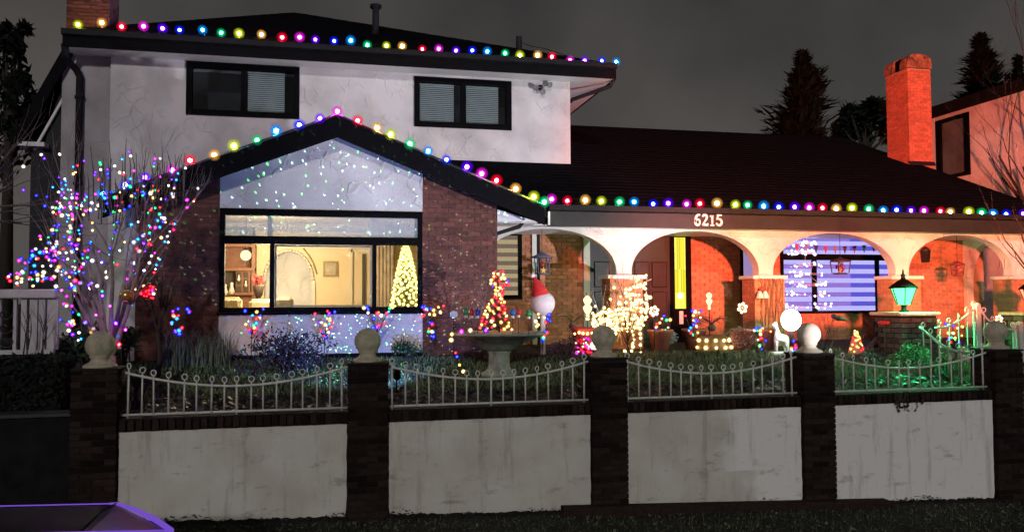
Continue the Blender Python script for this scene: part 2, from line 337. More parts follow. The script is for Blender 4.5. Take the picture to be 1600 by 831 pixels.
for i, X in enumerate(PX):
    p = thing('brick_pillar', PLAB[i], 'pillar', 'brick pillars of the garden wall', (X, YF, 0))
    zb = zg(X) - 0.15; y0, y1 = -0.09, 0.43
    MB().box(-PW / 2 + 0.012, PW / 2 - 0.012, y0 + 0.012, y1, zb, PTOP - 0.005).build('mortar_core', M_PMORT, p)
    h, j = 0.068, 0.012; z = zb; c = 0
    while z < PTOP - 0.03:
        hh = min(h, PTOP - z)
        cut = [-PW / 2, 0, PW / 2] if c % 2 == 0 else [-PW / 2, -PW / 4, PW / 4, PW / 2]
        for a, b in zip(cut[:-1], cut[1:]):
            l = b - a - (j if b < PW / 2 else 0)
            place('brick', brick_mesh(l, 0.12, hh, M_PBRICK), p, (a + l / 2, y0 - rnd.uniform(0, 0.009), z))
        for s in (-1, 1):
            off = 0.13 if c % 2 == 0 else 0.16
            place('brick', brick_mesh(0.26, 0.10, hh, M_PBRICK), p, (s * (PW / 2 + rnd.uniform(0, 0.004)), y0 + off + 0.13, z), (0, 0, R(90) * s))
        z += h + j; c += 1
    MB().bbox(-PW / 2 - 0.012, PW / 2 + 0.012, y0 - 0.014, y1 + 0.01, PTOP, PTOP + 0.028, 0.008).build('cap', M_PMORT, p)
    MB().lathe([(0.20, 0.028), (0.20, 0.05), (0.185, 0.065), (0.135, 0.085), (0.11, 0.11), (0.105, 0.135), (0.12, 0.15), (0.125, 0.16)] +
               [(0.178 * math.sin(t), 0.305 - 0.178 * math.cos(t)) for t in [R(44 + k * 136 / 14) for k in range(15)]], (0, 0.17, PTOP), 28).build('ball_finial', M_BALL, p)
RLAB = ['white iron railing between the leftmost and second pillars', 'white iron railing in front of the stone basin', 'white iron railing in front of the lit deer and pots', 'white iron railing in front of the green lit bush']
WLAB = ['leftmost white wall panel, evenly grey with faint scuffs', 'second white wall panel from the left, below the stone basin', 'third white wall panel, half stained beige and half repainted white', 'rightmost white wall panel with dark streaks and trailing vine']
picket_me = {}
for i in range(4):
    a, b = PX[i] + PW / 2, PX[i + 1] - PW / 2
    W_ = thing('garden_wall', WLAB[i], 'wall', 'rendered panels of the garden wall')
    MB().box(a - 0.02, b + 0.02, YF + 0.02, YF + 0.26, zg(b) - 0.3, 1.165).build('wall_core', M_PMORT, W_)
    # rendered face with a ragged outline
    poly = []; n = 48; zt = 1.015
    ztop = [zt + rnd.uniform(-0.003, 0.003) for k in range(n + 1)]
    for k in range(n + 1): poly.append((a + 0.006 + (b - a - 0.012) * k / n, ztop[k]))
    q = zg(b)
    for k in range(1, 14): poly.append((b - 0.008 + rnd.uniform(-0.008, 0.004), zt + (zg(b) + 0.03 - zt) * k / 14))
    for k in range(n + 1):
        x = b - 0.03 - (b - a - 0.06) * k / n; poly.append((x, zg(x) + 0.015 + rnd.uniform(-0.012, 0.018)))
    for k in range(1, 14): poly.append((a + 0.008 + rnd.uniform(-0.004, 0.008), zg(a) + 0.03 + (zt - zg(a) - 0.03) * k / 14))
    poly = poly[::-1]
    fixn(MB().prism(poly, YF - 0.012, YF + 0.03).build('rendered_face', M_WALLR, W_))
    nb = int((b - a) / 0.094)
    for k in range(nb):
        x = a + (b - a) * (k + 0.5) / nb
        place('brick', brick_mesh(0.08, 0.2, 0.135, M_PBRICK), W_, (x, YF - 0.018 - rnd.uniform(0, 0.008), 1.028), (rnd.uniform(-.01, .01), 0, rnd.uniform(-.02, .02)))
    MB().box(a, b, YF + 0.0, YF + 0.255, 1.166, 1.176).build('bedding_mortar', M_PMORT, W_)
    Rr = thing('iron_railing', RLAB[i], 'railing', 'white iron railings on the garden wall', ((a + b) / 2, YF + 0.1, 0)); h2 = (b - a) / 2
    def zr(t): return 1.545 + 0.215 * (abs(t) ** 1.9)
    MB().tube([(h2 * t, 0, zr(t)) for t in [k / 12 - 1 for k in range(25)]], 0.016, 8).build('top_rail', M_IRON, Rr)
    MB().tube([(-h2, 0, 1.215), (h2, 0, 1.215)], 0.016, 8).build('bottom_rail', M_IRON, Rr)
    np_ = [17, 17, 17, 15][i]
    for k in range(np_):
        t = -0.95 + 1.9 * k / (np_ - 1); post = k in (0, np_ // 2, np_ - 1)
        z0 = 1.17 if post else 1.216; z1 = zr(t) + 0.03 + (0.02 if not post else 0.03); key = (round(z0, 3), round(z1, 2))
        if key not in picket_me: picket_me[key] = MB().tube([(0, 0, z0), (0, 0, z1)], 0.0115 if not post else 0.014, 6).mesh('picket', M_IRON)
        pk = place('picket', picket_me[key], Rr, (h2 * t, 0, 0), (rnd.uniform(-.012, .012), rnd.uniform(-.012, .012), 0))
        if 'ring' not in picket_me:
            picket_me['ring'] = MB().tube([(0.036 * math.cos(u), 0, 0.036 * math.sin(u)) for u in [2 * math.pi * q / 12 for q in range(13)]], 0.009, 5, False).mesh('ring', M_IRON)
        place('ring', picket_me['ring'], pk, (0, 0, z1 + 0.03), (0, 0, rnd.uniform(-0.9, 0.9)))
# low edging along the foot of the wall
e0, e1 = at(878, 790, YF - 0.15).x, at(1392, 765, YF - 0.15).x
m = MB(); m.prism([(e0, zg(e0) - 0.2), (e1, zg(e1) - 0.2), (e1, zg(e1) + 0.05), (e1 - 0.1, zg(e1) + 0.09), (e0, zg(e0) + 0.11)], YF - 0.24, YF - 0.10)
tag(m.build('wall_edging', M_PBRICK), 'low dark kerb along the foot of the wall', 'kerb')
# vine hanging over the last panel
m = MB()
for k in range(16):
    q = at(1418 + rnd.uniform(-24, 30), 616, YF - 0.03); ln = rnd.uniform(0.06, 0.26); pts = [q + Vector((0, 0.03, 0.03))]
    for s in range(5): pts.append(q + Vector((rnd.uniform(-.03, .03), -0.01, -ln * s / 4)))
    m.tube(pts, 0.005, 4)
    for s in range(7):
        c = rnd.choice(pts[1:]); m.ball(c + Vector((rnd.uniform(-.02, .02), -0.01, 0)), rnd.uniform(0.008, 0.02), 1, (1, .4, 1.2))
tag(m.build('trailing_vine', pm('dead vine', (0.03, 0.026, 0.02), 0.9)), 'dark dead vine hanging over the rightmost wall panel', 'vine')
# verge litter and grass
M_BLADE = pm('verge grass', (0.09, 0.105, 0.06), 0.8, 0.5, 5, 0, rand=0.85)
m = MB()
for k in range(15000):
    x = rnd.uniform(-3.2, 14.5); y = rnd.uniform(8.6, 10.75); z = zg(x) - (0.2 * (11.25 - y) / 3.35)
    if rnd.random() < 0.6:
        a = rnd.uniform(0, 6.3); h = rnd.uniform(0.02, 0.07); l = rnd.uniform(-.03, .03); wv = Vector((math.cos(a), math.sin(a), 0)) * 0.006
        b = Vector((x, y, z)); m.add([b - wv, b + wv, b + Vector((l, l, h))], [(0, 1, 2)])
    else:
        a = rnd.uniform(0, 6.3); s = rnd.uniform(0.012, 0.035); u = Vector((math.cos(a), math.sin(a), rnd.uniform(-.5, .6))) * s; v = Vector((-math.sin(a), math.cos(a), rnd.uniform(-.4, .5))) * s * 0.6
        b = Vector((x, y, z + 0.02)); m.add([b - u, b - v, b + u, b + v], [(0, 1, 2, 3)])
tag(m.build('verge_grass', M_BLADE), 'dark grass and fallen leaves on the verge', 'grass', kind='stuff')
# ragged leaf drift along the foot of the wall
dr = MB()
for k in range(3800):
    x = rnd.uniform(-3.2, 12.5); hgt = .05 + .045 * math.sin(x * 2.3) + .03 * math.sin(x * 7.1 + 1); y = YF - .012 - abs(rnd.gauss(0, .09)); z = zg(x) + rnd.random() * max(.012, hgt) * max(0, 1 - (YF - y) / .3) - .03 * (YF - y); a = rnd.uniform(0, 6.3); q = rnd.uniform(.012, .032)
    u = Vector((math.cos(a), .3 * math.sin(a), rnd.uniform(-.6, .6))) * q; v = Vector((-math.sin(a), .3 * math.cos(a), rnd.uniform(-.4, .6))) * q * .6; b = Vector((x, y, z)); dr.add([b - u, b - v, b + u, b + v], [(0, 1, 2, 3)])
tag(dr.build('leaf_drift', pm('rotting leaves', (.02, .018, .015), .9, .5, 5, 0, rand=.6)), 'dark rotting leaves drifted against the foot of the wall', 'leaves', kind='stuff')
# lawn grass
m = MB()
for k in range(16000):
    x = rnd.uniform(-3.3, 13); y = rnd.uniform(12.15, 14.4); z = zl(y); a = rnd.uniform(0, 6.3); h = rnd.uniform(0.04, 0.10)
    wv = Vector((math.cos(a), math.sin(a), 0)) * 0.009; b = Vector((x, y, z)); m.add([b - wv, b + wv, b + Vector((rnd.uniform(-.04, .04), rnd.uniform(-.04, .04), h))], [(0, 1, 2)])
tag(m.build('lawn_grass', pm('lawn green', (0.12, 0.165, 0.075), 0.8, 0.4, 3, 0, rand=0.4)), 'short green lawn between the fence and the house', 'grass', kind='stuff')
m = MB()
for k in range(2600):
    x = rnd.uniform(-3.0, 10.6); y = rnd.uniform(11.2, 12.2); z = zl(y) + rnd.uniform(0, 0.08); a = rnd.uniform(0, 6.3); s = rnd.uniform(0.02, 0.06)
    u = Vector((math.cos(a), math.sin(a), rnd.uniform(-.5, .6))) * s; v = Vector((-math.sin(a), math.cos(a), rnd.uniform(-.4, .5))) * s * 0.5
    b = Vector((x, y, z)); m.add([b - u, b - v, b + u, b + v], [(0, 1, 2, 3)])
tag(m.build('bed_litter', pm('wet dead leaves', (0.05, 0.04, 0.045), 0.5, 0.5, 5, 0, rand=0.6)), 'wet dead leaves in the bed behind the railings', 'leaves', kind='stuff')

# ------------------------------------------------------------------ the house
H = thing('house', 'two storey white stucco and brick house with arched porch and picture window', 'house')
def walled(x0, x1, z0, z1, y0, y1, holes, name, mat, parent=H):
    """wall slab with rectangular openings"""
    X = sorted({x0, x1, *[v for h in holes for v in h[:2] if x0 < v < x1]}); Z = sorted({z0, z1, *[v for h in holes for v in h[2:] if z0 < v < z1]})
    m = MB()
    for a, b in zip(X[:-1], X[1:]):
        for c, d in zip(Z[:-1], Z[1:]):
            cx, cz = (a + b) / 2, (c + d) / 2
            if not any(h[0] < cx < h[1] and h[2] < cz < h[3] for h in holes): m.box(a, b, y0, y1, c, d)
    return m.build(name, mat, parent)
def roof_sheet(el, er, tr, tl, n, name='shingle_slope', parent=None, mat=M_ROOF, tab=0.32):
    """a slope laid in overlapping courses of separate shingle tabs"""
    el, er, tr, tl = map(Vector, (el, er, tr, tl)); m = MB(); nr = (er - el).cross(tl - el).normalized()
    if nr.z < 0: nr = -nr
    for i in range(n):
        a, b = i / n, min(1, (i + 1.25) / n)
        p0, p1 = el.lerp(tl, a), er.lerp(tr, a); q0, q1 = el.lerp(tl, b), er.lerp(tr, b)
        L = (p1 - p0).length; k = max(1, int(L / tab / 2)); o = 0.5 * (i % 2) / k
        cuts = [0] + [min(1, max(0, (j + 0.5 * (i % 2)) / k + rnd.uniform(-.12, .12) / k)) for j in range(1, k)] + [1]
        for c, d in zip(cuts[:-1], cuts[1:]):
            if d - c < 1e-4: continue
            up = nr * (0.007 + rnd.uniform(0, 0.006)); g = 0.004 / max(L, 0.1)
            A, B = p0.lerp(p1, c + g), p0.lerp(p1, d - g); C, D = q0.lerp(q1, d - g), q0.lerp(q1, c + g)
            m.add([A + up, B + up, C, D, A - nr * 0.01, B - nr * 0.01], [(0, 1, 2, 3), (4, 5, 1, 0), (4, 0, 3), (5, 2, 1)])
    m.add([el - nr * 0.06, er - nr * 0.06, tr - nr * 0.06, tl - nr * 0.06, el - nr * .01, er - nr * .01, tr - nr * .01, tl - nr * .01], [(0, 1, 2, 3), (4, 5, 6, 7), (0, 1, 5, 4), (1, 2, 6, 5), (2, 3, 7, 6), (3, 0, 4, 7)])
    o = m.build(name, mat, parent or H); o['kind'] = 'stuff'; return o
def window(x0, x1, z0, z1, y, bars_v, bars_h, fr=0.07, mat=None, depth=0.09, parent=H, paner=None):
    """frame as one part with its panes as sub-parts; bars at the given x / (z, thickness)"""
    m = MB(); ya, yb = y - 0.04, y + depth
    m.box(x0, x1, ya, yb, z0, z0 + fr); m.box(x0, x1, ya, yb, z1 - fr, z1)
    m.box(x0, x0 + fr, ya, yb, z0 + fr, z1 - fr); m.box(x1 - fr, x1, ya, yb, z0 + fr, z1 - fr)
    for (x, t, za, zb_) in bars_v: m.box(x - t / 2, x + t / 2, ya + 0.004, yb - 0.004, max(za, z0 + fr), min(zb_, z1 - fr))
    for (z, t) in bars_h: m.box(x0 + fr, x1 - fr, ya + 0.002, yb - 0.002, z - t / 2, z + t / 2)
    return m.build('window', mat or M_BLACK, parent)

BY = 14.9; GY = 14.45
bl, br, wl, wr = (at(x, 400, BY).x for x in (212, 777, 343, 660))
zs, zt, zbp = at(500, 487, BY).z, at(500, 331, BY).z, 1.66
AP = at(527, 180, GY); RE = at(851, 322, GY); SL = (AP.z - RE.z) / (RE.x - AP.x); LEX = AP.x - (RE.x - AP.x)
def zrake(x): return AP.z - SL * abs(x - AP.x)
# bay: brick piers
holes = []
for (a, b) in ((bl, wl), (wr, br)):
    pc = [(a, 1.3), (b, 1.3), (b, zrake(b) - 0.2), (a, zrake(a) - 0.2)]
    if a < AP.x < b: pass
    bw = MB().prism(pc, BY + 0.012, BY + 0.24).build('brick_wall', M_MORT, H); fixn(bw)
    cells = brick_cells(a, b, 1.36, 6, h=0.074, j=0.012, top=lambda x: zrake(x) - 0.27)
    k = len(cells)
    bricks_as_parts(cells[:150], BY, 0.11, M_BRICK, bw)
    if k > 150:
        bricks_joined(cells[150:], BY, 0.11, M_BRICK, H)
# gable stucco and the panel below the window
pg = [(wl, zt), (wr, zt), (wr, zrake(wr) - 0.26), (AP.x, AP.z - 0.26), (wl, zrake(wl) - 0.26)]
fixn(MB().prism(pg, BY - 0.02, BY + 0.22).build('gable_panel', M_STUC, H))
MB().box(wl, wr, BY - 0.02, BY + 0.22, 1.3, zs).build('lower_panel', M_STUC, H)
MB().box(wl - 0.03, wr + 0.03, BY - 0.075, BY - 0.022, zs - 0.045, zs - 0.004).build('sill', M_BLACK, H)
MB().box(wl, wr, BY - 0.045, BY - 0.022, zt, zt + 0.03).build('head_trim', M_BLACK, H)
MB().box(wl, wr, BY - 0.05, BY - 0.022, 1.3, 1.69).build('base_board', M_FASC, H)
# returns of the bay
MB().box(bl, bl + 0.2, BY + 0.245, 19.0, 1.3, zrake(bl) - 0.2).build('side_wall', M_STUC, H)
MB().box(br - 0.2, br, BY + 0.245, 17.9, 1.3, zrake(br) - 0.2).build('side_wall', M_MORT, H)
MB().box(at(196, 400, BY + 0.1).x, bl - 0.003, BY + 0.05, BY + 0.3, 1.3, zrake(bl) - 0.25).build('corner_board', M_STUC, H)
# picture window
tz0, tz1 = at(500, 382, BY).z, at(500, 370, BY).z
v1, v2 = at(425, 430, BY).x, at(585, 430, BY).x
wd = window(wl + 0.004, wr - 0.004, zs, zt - 0.004, BY, [(v1, 0.075, 0, tz0), (v2, 0.075, 0, tz0), (v2, 0.075, tz1, 9), (v1, 0.075, tz1, 9)][:2], [((tz0 + tz1) / 2, tz1 - tz0)], fr=0.085)
G_CLEAR = glass('clear window glass', (0.95, 0.96, 0.96), 0.035)
G_TRAN = glass('transom glass with reflection', (0.8, 0.85, 0.88), 0.06, 0.05, 0.33)
for (a, b, c, d, g) in ((wl + .085, v1 - .037, zs + .085, tz0, G_CLEAR), (v1 + .037, v2 - .037, zs + .085, tz0, G_CLEAR), (v2 + .037, wr - .085, zs + .085, tz0, G_CLEAR), (wl + .085, wr - .085, tz1, zt - .085, G_TRAN)):
    MB().box(a, b, BY + 0.02, BY + 0.026, c, d).build('pane', g, wd)
MB().box(v1 + .04, v2 - .04, BY + 0.09, BY + 0.12, zs + .09, zs + .12).add([], []).box(v1 + .04, v2 - .04, BY + 0.09, BY + 0.12, tz0 - .04, tz0 - .005).box(v1 + .04, v1 + .07, BY + .09, BY + .12, zs + .12, tz0 - .04).box(v2 - .07, v2 - .04, BY + .09, BY + .12, zs + .12, tz0 - .04).build('sash', pm('cream sash', (0.6, 0.53, 0.4), 0.5, 0.1), wd)
# transom: cream glazing strip seen behind
mt = pm('cream sash', (0.6, 0.53, 0.4))
m = MB()
for x in (422, 583): m.box(at(x, 352, BY + .1).x - 0.045, at(x, 352, BY + .1).x + 0.045, BY + 0.10, BY + 0.13, tz1 + 0.01, zt - 0.09)
m.box(wl + .09, wr - .09, BY + 0.135, BY + 0.16, tz1 + 0.11, tz1 + 0.135); m.build('transom_bar', mt, wd)
# gable roof
fz = 0.36
yb = 18.95
roof_sheet((RE.x, GY, RE.z), (RE.x, yb, RE.z), (AP.x, yb, AP.z), (AP.x, GY, AP.z), 16)
roof_sheet((LEX, yb, RE.z), (LEX, GY, RE.z), (AP.x, GY, AP.z), (AP.x, yb, AP.z), 16)
for sgn, ex in ((1, RE.x), (-1, LEX)):
    pf = [(AP.x, AP.z - 0.03), (ex, RE.z - 0.03), (ex, RE.z - fz), (AP.x, AP.z - fz - 0.04)]
    fixn(MB().prism(pf, GY - 0.03, GY + 0.012).build('rake_board', M_FASC, H))
    MB().tube([(AP.x, GY - 0.04, AP.z - 0.005), (ex, GY - 0.04, RE.z - 0.005)], 0.024, 8).build('drip_edge', pm('dark metal drip edge', (.10, .095, .10), .28, .2, 9, .05, 60, metal=.8), H)
    # boxed soffit under the overhang
    fixn(MB().prism([(AP.x, AP.z - 0.24), (ex, RE.z - 0.24), (ex, RE.z - 0.262), (AP.x, AP.z - 0.262)], GY + 0.014, BY - 0.022).build('soffit', M_SOFF, H))
# right eave of the gable: soffit, fascia, pipe
fixn(MB().prism([(br, RE.z - 0.03), (RE.x - 0.02, RE.z - 0.26), (br, RE.z - 0.26)], BY - 0.02, BY + 0.1).build('eave_return', M_STUC, H))
MB().box(br, RE.x, BY + 0.1, 16.0, RE.z - 0.27, RE.z - 0.25).build('soffit', M_SOFF, H)
MB().box(RE.x - 0.03, RE.x + 0.03, GY, 15.5, RE.z - 0.2, RE.z - 0.02).build('gutter', M_GUT, H)
p0 = at(842, 338, 15.0); p1 = at(818, 346, 15.1); p2 = at(812, 354, 15.1); p3 = at(776, 365, 15.05)
MB().tube([p0, p1, p2, p3, p3 + Vector((-.05, 0.1, -.3))], 0.04, 8).build('downpipe', M_GUT, H)

# porch
PYF, PYA, PYB = 15.5, 15.9, 17.8
pz1 = (at(870, 318, PYF).z + at(1590, 340, PYF).z) / 2; pz0 = pz1 - 0.42
PXR = 17.0
pxl = at(856, 330, PYF).x
MB().box(pxl, PXR, PYF - 0.02, PYF + 0.03, pz0, pz1 - 0.09).build('fascia', pm('grey brown fascia paint', (0.028, 0.025, 0.026), 0.5, 0.25, 4, 0.1, 40, spec=0.2), H)
m = MB(); m.prismX([(PYF - 0.13, pz1 - 0.10), (PYF - 0.022, pz1 - 0.12), (PYF - 0.022, pz1), (PYF - 0.045, pz1), (PYF - 0.05, pz1 - 0.06), (PYF - 0.11, pz1 - 0.05), (PYF - 0.115, pz1 + 0.005), (PYF - 0.135, pz1 + 0.005)], pxl, PXR); fixn(m.build('gutter', M_GUT, H))
MB().box(pxl - 0.01, pxl + 0.03, PYF - 0.06, PYF - 0.022, pz0 + 0.02, pz1 - 0.13).build('corner_flashing', M_SOFF, H)
PS = 0.42; RY = PYF + 8.6
RYZ = pz1 + PS * 8.6
roof_sheet((2.6, PYF - 0.05, pz1 - 0.02), (PXR, PYF - 0.05, pz1 - 0.02), (PXR, RY, RYZ), (2.6, RY, RYZ), 34)
roof_sheet((PXR, RY * 2 - PYF, pz1), (2.6, RY * 2 - PYF, pz1), (2.6, RY, RYZ), (PXR, RY, RYZ), 10)
fixn(MB().prismX([(PYF, pz1 - 0.06), (RY, RYZ - 0.06), (RY * 2 - PYF, pz1 - 0.06), (RY * 2 - PYF, 1.3), (PYB + .2, 1.3), (PYB + .2, pz0), (PYF, pz0)], PXR - 0.5, PXR - 0.3).build('side_wall', M_STUC, H))
m = MB(); m.prismX([(PYF - 0.06, pz1 - 0.03), (RY, RYZ - 0.03), (RY, RYZ - 0.25), (PYF - 0.06, pz1 - 0.25)], PXR - 0.01, PXR + 0.03); fixn(m.build('rake_board', M_FASC, H))
MB().box(br + 0.003, PXR - 0.05, PYF + 0.035, PYB + 0.1, pz0 + 0.02, pz0 + 0.045).build('porch_ceiling', M_SOFF, H)
PCX = [at(x, 430, PYA).x for x in (975, 1197, 1410, 1592)]; PCX = [PCX[0] - (PCX[1] - PCX[0])] + PCX
zsp = at(975, 424, PYA).z; zap = at(1090, 361, PYA).z; FL = at(1000, 549, PYF).z
def zarch(x):
    for a, b in zip(PCX[:-1], PCX[1:]):
        if a <= x <= b:
            hw = (b - a) / 2 - 0.17; t = abs(x - (a + b) / 2) / hw
            return zsp if t >= 1 else zsp + (zap - zsp) * math.sqrt(max(0, 1 - t ** 2.1))
    return zsp
xs = []
for a, b in zip(PCX[:-1], PCX[1:]):
    c = (a + b) / 2; hw = (b - a) / 2 - 0.17; xs += [a] + [c - hw * math.cos(math.pi * k / 36) for k in range(37)]
xs += [PCX[-1], PCX[-1] + 0.25]
xs = [max(x, br + 0.002) for x in xs if x > br - 0.3]; m = MB(); zt2 = pz0 + 0.018
for a, b in zip(xs[:-1], xs[1:]):
    if b - a < 1e-5: continue
    za, zb_ = zarch(a), zarch(b)
    v = [(a, PYA, za), (b, PYA, zb_), (b, PYA, zt2), (a, PYA, zt2), (a, PYA + .26, za), (b, PYA + .26, zb_), (b, PYA + .26, zt2), (a, PYA + .26, zt2)]
    m.add(v, [(0, 1, 2, 3), (5, 4, 7, 6), (4, 5, 1, 0)])
m.build('arch_wall', M_STUC, H)
for k, X in enumerate(PCX[1:]):
    zc = zsp - 0.02
    MB().box(X - 0.175, X + 0.175, PYA + 0.003, PYA + 0.257, zc - 0.10, zsp + 0.003).build('arch_foot', M_STUC, H)
    pr = MB().box(X - 0.35, X + 0.35, PYA - 0.13, PYA + 0.4, 1.35, zc - 0.14).build('porch_pier', M_OMORT, H)
    MB().bbox(X - 0.42, X + 0.42, PYA - 0.2, PYA + 0.45, zc - 0.14, zc - 0.06, 0.015).build('pier_cap', M_SOFF, pr)
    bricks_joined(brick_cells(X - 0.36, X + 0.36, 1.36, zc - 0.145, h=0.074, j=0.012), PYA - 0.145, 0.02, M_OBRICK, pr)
    s = MB(); c = 0; z = 1.36
    while z < zc - 0.2:
        for sy in ((0.0, 0.24), (0.255, 0.53)) if c % 2 else ((0.0, 0.12), (0.132, 0.38), (0.392, 0.53)): s.box(X - 0.362, X - 0.34, PYA - 0.13 + sy[0], PYA - 0.13 + sy[1], z, z + 0.074)
        z += 0.086; c += 1
    o = s.build('brick_return', M_OBRICK, pr); o['kind'] = 'stuff'
MB().box(br + 0.01, PXR - 0.3, PYF - 0.1, PYB + 0.05, 1.2, FL).build('porch_floor', pm('porch slab', (0.28, 0.24, 0.2), 0.7, 0.2, 6, 0.2), H)
MB().bbox(br + 0.02, PXR - 0.32, PYF - 0.16, PYF - 0.06, FL - 0.045, FL + 0.012, 0.01).build('floor_nosing', M_TRIM, H)
MB().box(br + 0.05, PXR - 0.4, PYF - 0.14, PYF - 0.101, 1.15, FL - 0.05).build('porch_skirt', pm('dark green skirt', (0.02, 0.03, 0.028), 0.6), H)
# back wall of the porch
def bx(x): return at(x, 430, PYB).x
def bz(y, x=1150): return at(x, y, PYB).z
nw = (bx(752), bx(815), bz(467, 800), bz(362, 800)); dr_ = (bx(911), bx(1079), FL, bz(365, 1000)); vw = (bx(1157), bx(1180), bz(492, 1165), bz(372, 1165)); bw_ = (bx(1219), bx(1400), bz(489, 1300), bz(366, 1300))
MB().box(br + 0.01, PXR - 0.3, PYB + 0.03, PYB + 0.25, 1.3, pz0 + 0.02).build('porch_back_wall', M_OMORT, H)
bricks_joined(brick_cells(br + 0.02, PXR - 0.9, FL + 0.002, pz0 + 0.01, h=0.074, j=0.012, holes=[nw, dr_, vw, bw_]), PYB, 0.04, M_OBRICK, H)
# narrow window with banded blind
def banded(x0, x1, z0, z1, n, y, m1, m2, parent, ratio=0.5):
    hz = (z1 - z0) / n
    for k in range(n):
        MB().box(x0, x1, y, y + 0.006, z0 + hz * k, z0 + hz * (k + ratio)).build('blind_band', m1, parent)
        MB().box(x0, x1, y + 0.002, y + 0.008, z0 + hz * (k + ratio), z0 + hz * (k + 1)).build('blind_band', m2, parent)
q = window(nw[0], nw[1], nw[2], nw[3], PYB - 0.02, [], [], fr=0.09)
banded(nw[0] + .09, nw[1] - .09, nw[2] + .09, nw[3] - .09, 7, PYB + 0.005, em('blind lit cream', (0.80, 0.62, 0.34), 0.62), em('blind shade cream', (0.36, 0.26, 0.20), 0.55), q, 0.5)
MB().box(nw[0] + .09, nw[1] - .09, PYB - 0.02, PYB - 0.015, nw[2] + .09, nw[3] - .09).build('pane', G_CLEAR, q)
for (x0, x1, ya, m_) in ((831, 838, 365, M_SOFF), (838.5, 843, 362, M_GUT)):
    MB().box(bx(x0), bx(x1), PYB - 0.05, PYB - 0.006, FL, bz(ya, 835)).build('trim_strip', m_, H)
# entrance: double door with sidelight
dz1 = dr_[3]
door = MB().box(dr_[0] + 0.16, bx(1046), PYB - 0.03, PYB + 0.028, FL + 0.003, dz1).build('door', M_DOOR, H)
MB().box(dr_[0], dr_[0] + 0.155, PYB - 0.06, PYB + 0.028, FL + 0.003, dz1).build('door_casing', M_TRIM, H)
x0, x1 = dr_[0] + 0.2, bx(1044); xm = (x0 + x1) / 2
for (a, b) in ((x0, xm - 0.03), (xm + 0.03, x1)):
    for (c, d) in ((0.12, 0.62), (0.72, 1.25), (1.35, 1.95)):
        for (e, f) in ((a + 0.06, (a + b) / 2 - 0.03), ((a + b) / 2 + 0.03, b - 0.06)):
            MB().bbox(e, f, PYB - 0.055, PYB - 0.031, FL + c, FL + d, 0.018).build('door_panel', M_DOOR, door)
MB().box(xm - 0.02, xm + 0.02, PYB - 0.05, PYB - 0.031, FL, dz1).build('astragal', M_BLACK, door)
MB().ball((xm + 0.1, PYB - 0.08, FL + 0.98), 0.035, 2).build('handle', pm('brass', (0.4, 0.28, 0.1), 0.3, metal=1.0), door)
sl = MB().box(bx(1046), bx(1053), PYB - 0.05, PYB + 0.028, FL + .003, dz1).box(bx(1071), bx(1079), PYB - 0.05, PYB + 0.028, FL + .003, dz1).box(bx(1053), bx(1071), PYB - 0.05, PYB + 0.028, FL + .003, bz(482, 1060)).box(bx(1053), bx(1071), PYB - 0.05, PYB + 0.028, bz(371, 1060), dz1).build('sidelight', M_BLACK, H)
for k in range(9):
    xa_ = bx(1053) + (bx(1071) - bx(1053)) * k / 9; xb_ = bx(1053) + (bx(1071) - bx(1053)) * (k + 1) / 9; zz = [bz(482, 1060) + (bz(371, 1060) - bz(482, 1060)) * t for t in (0, .22, .55, 1)]
    for u_, (za, zb_) in enumerate(zip(zz[:-1], zz[1:])): q_ = rnd.randint(0, 3); MB().box(xa_, xb_, PYB - 0.01 - .004 * (k % 2), PYB + 0.01, za, zb_).build('pane', em('yellow reeded glass %d' % (q_ + (u_ == 0) * 2), (0.85, 0.74 + .03 * q_, 0.04 + .03 * q_), .95 + .16 * q_ + .3 * (u_ == 0)), sl)
MB().ball((bx(1062), PYB - 0.03, bz(462, 1060)), 0.07, 2, (1, .3, 1.1)).build('lamp_behind_glass', em('hall lamp', (1, 0.85, 0.35), 5), sl)
MB().box(bx(1059), bx(1065), PYB - 0.065, PYB - 0.051, bz(506, 1060), bz(486, 1060)).build('mail_slot', M_SOFF, sl)
# window edge by the second pier
q = window(vw[0], vw[1], vw[2], vw[3], PYB - 0.02, [], [], fr=0.05)
MB().box(vw[0] + .05, vw[1] - .05, PYB - 0.015, PYB - 0.005, vw[2] + .05, vw[3] - .05).build('blind', em('lavender lit blind', (0.55, 0.38, 0.75), 0.62), q)
# blue-lit window with banded blinds
q = window(bw_[0], bw_[1], bw_[2], bw_[3], PYB - 0.03, [(bx(1271), 0.11, 0, bz(405, 1300)), (bx(1369), 0.09, 0, bz(405, 1300))], [(bz(402, 1300), 0.15)], fr=0.06)
MB1 = em('blue lit blind band', (0.50, 0.46, 1.0), 1.25); MB2 = em('violet blind shade', (0.33, 0.19, 0.68), 1.1); MB3 = em('deep blue blind shade', (0.12, 0.10, 0.66), 1.1)
xa, xb = bw_[0] + .06, bw_[1] - .06; xq = bx(1329)
zb0, zb1 = bw_[2] + 0.06, bw_[3] - 0.06; n = 8; hz = (zb1 - zb0) / n
for k in range(n):
    MB().box(xa, xb, PYB + 0.0, PYB + 0.005, zb0 + hz * k, zb0 + hz * (k + .5)).build('blind_band', MB1, q)
    MB().box(xa, xq, PYB + 0.003, PYB + 0.008, zb0 + hz * (k + .5), zb0 + hz * (k + 1)).build('blind_band', MB2, q)
    MB().box(xq, xb, PYB + 0.003, PYB + 0.008, zb0 + hz * (k + .5), zb0 + hz * (k + 1)).build('blind_band', MB3, q)
MB().box(xa, xb, PYB - 0.012, PYB - 0.008, zb0, zb1).build('pane', G_CLEAR, q)
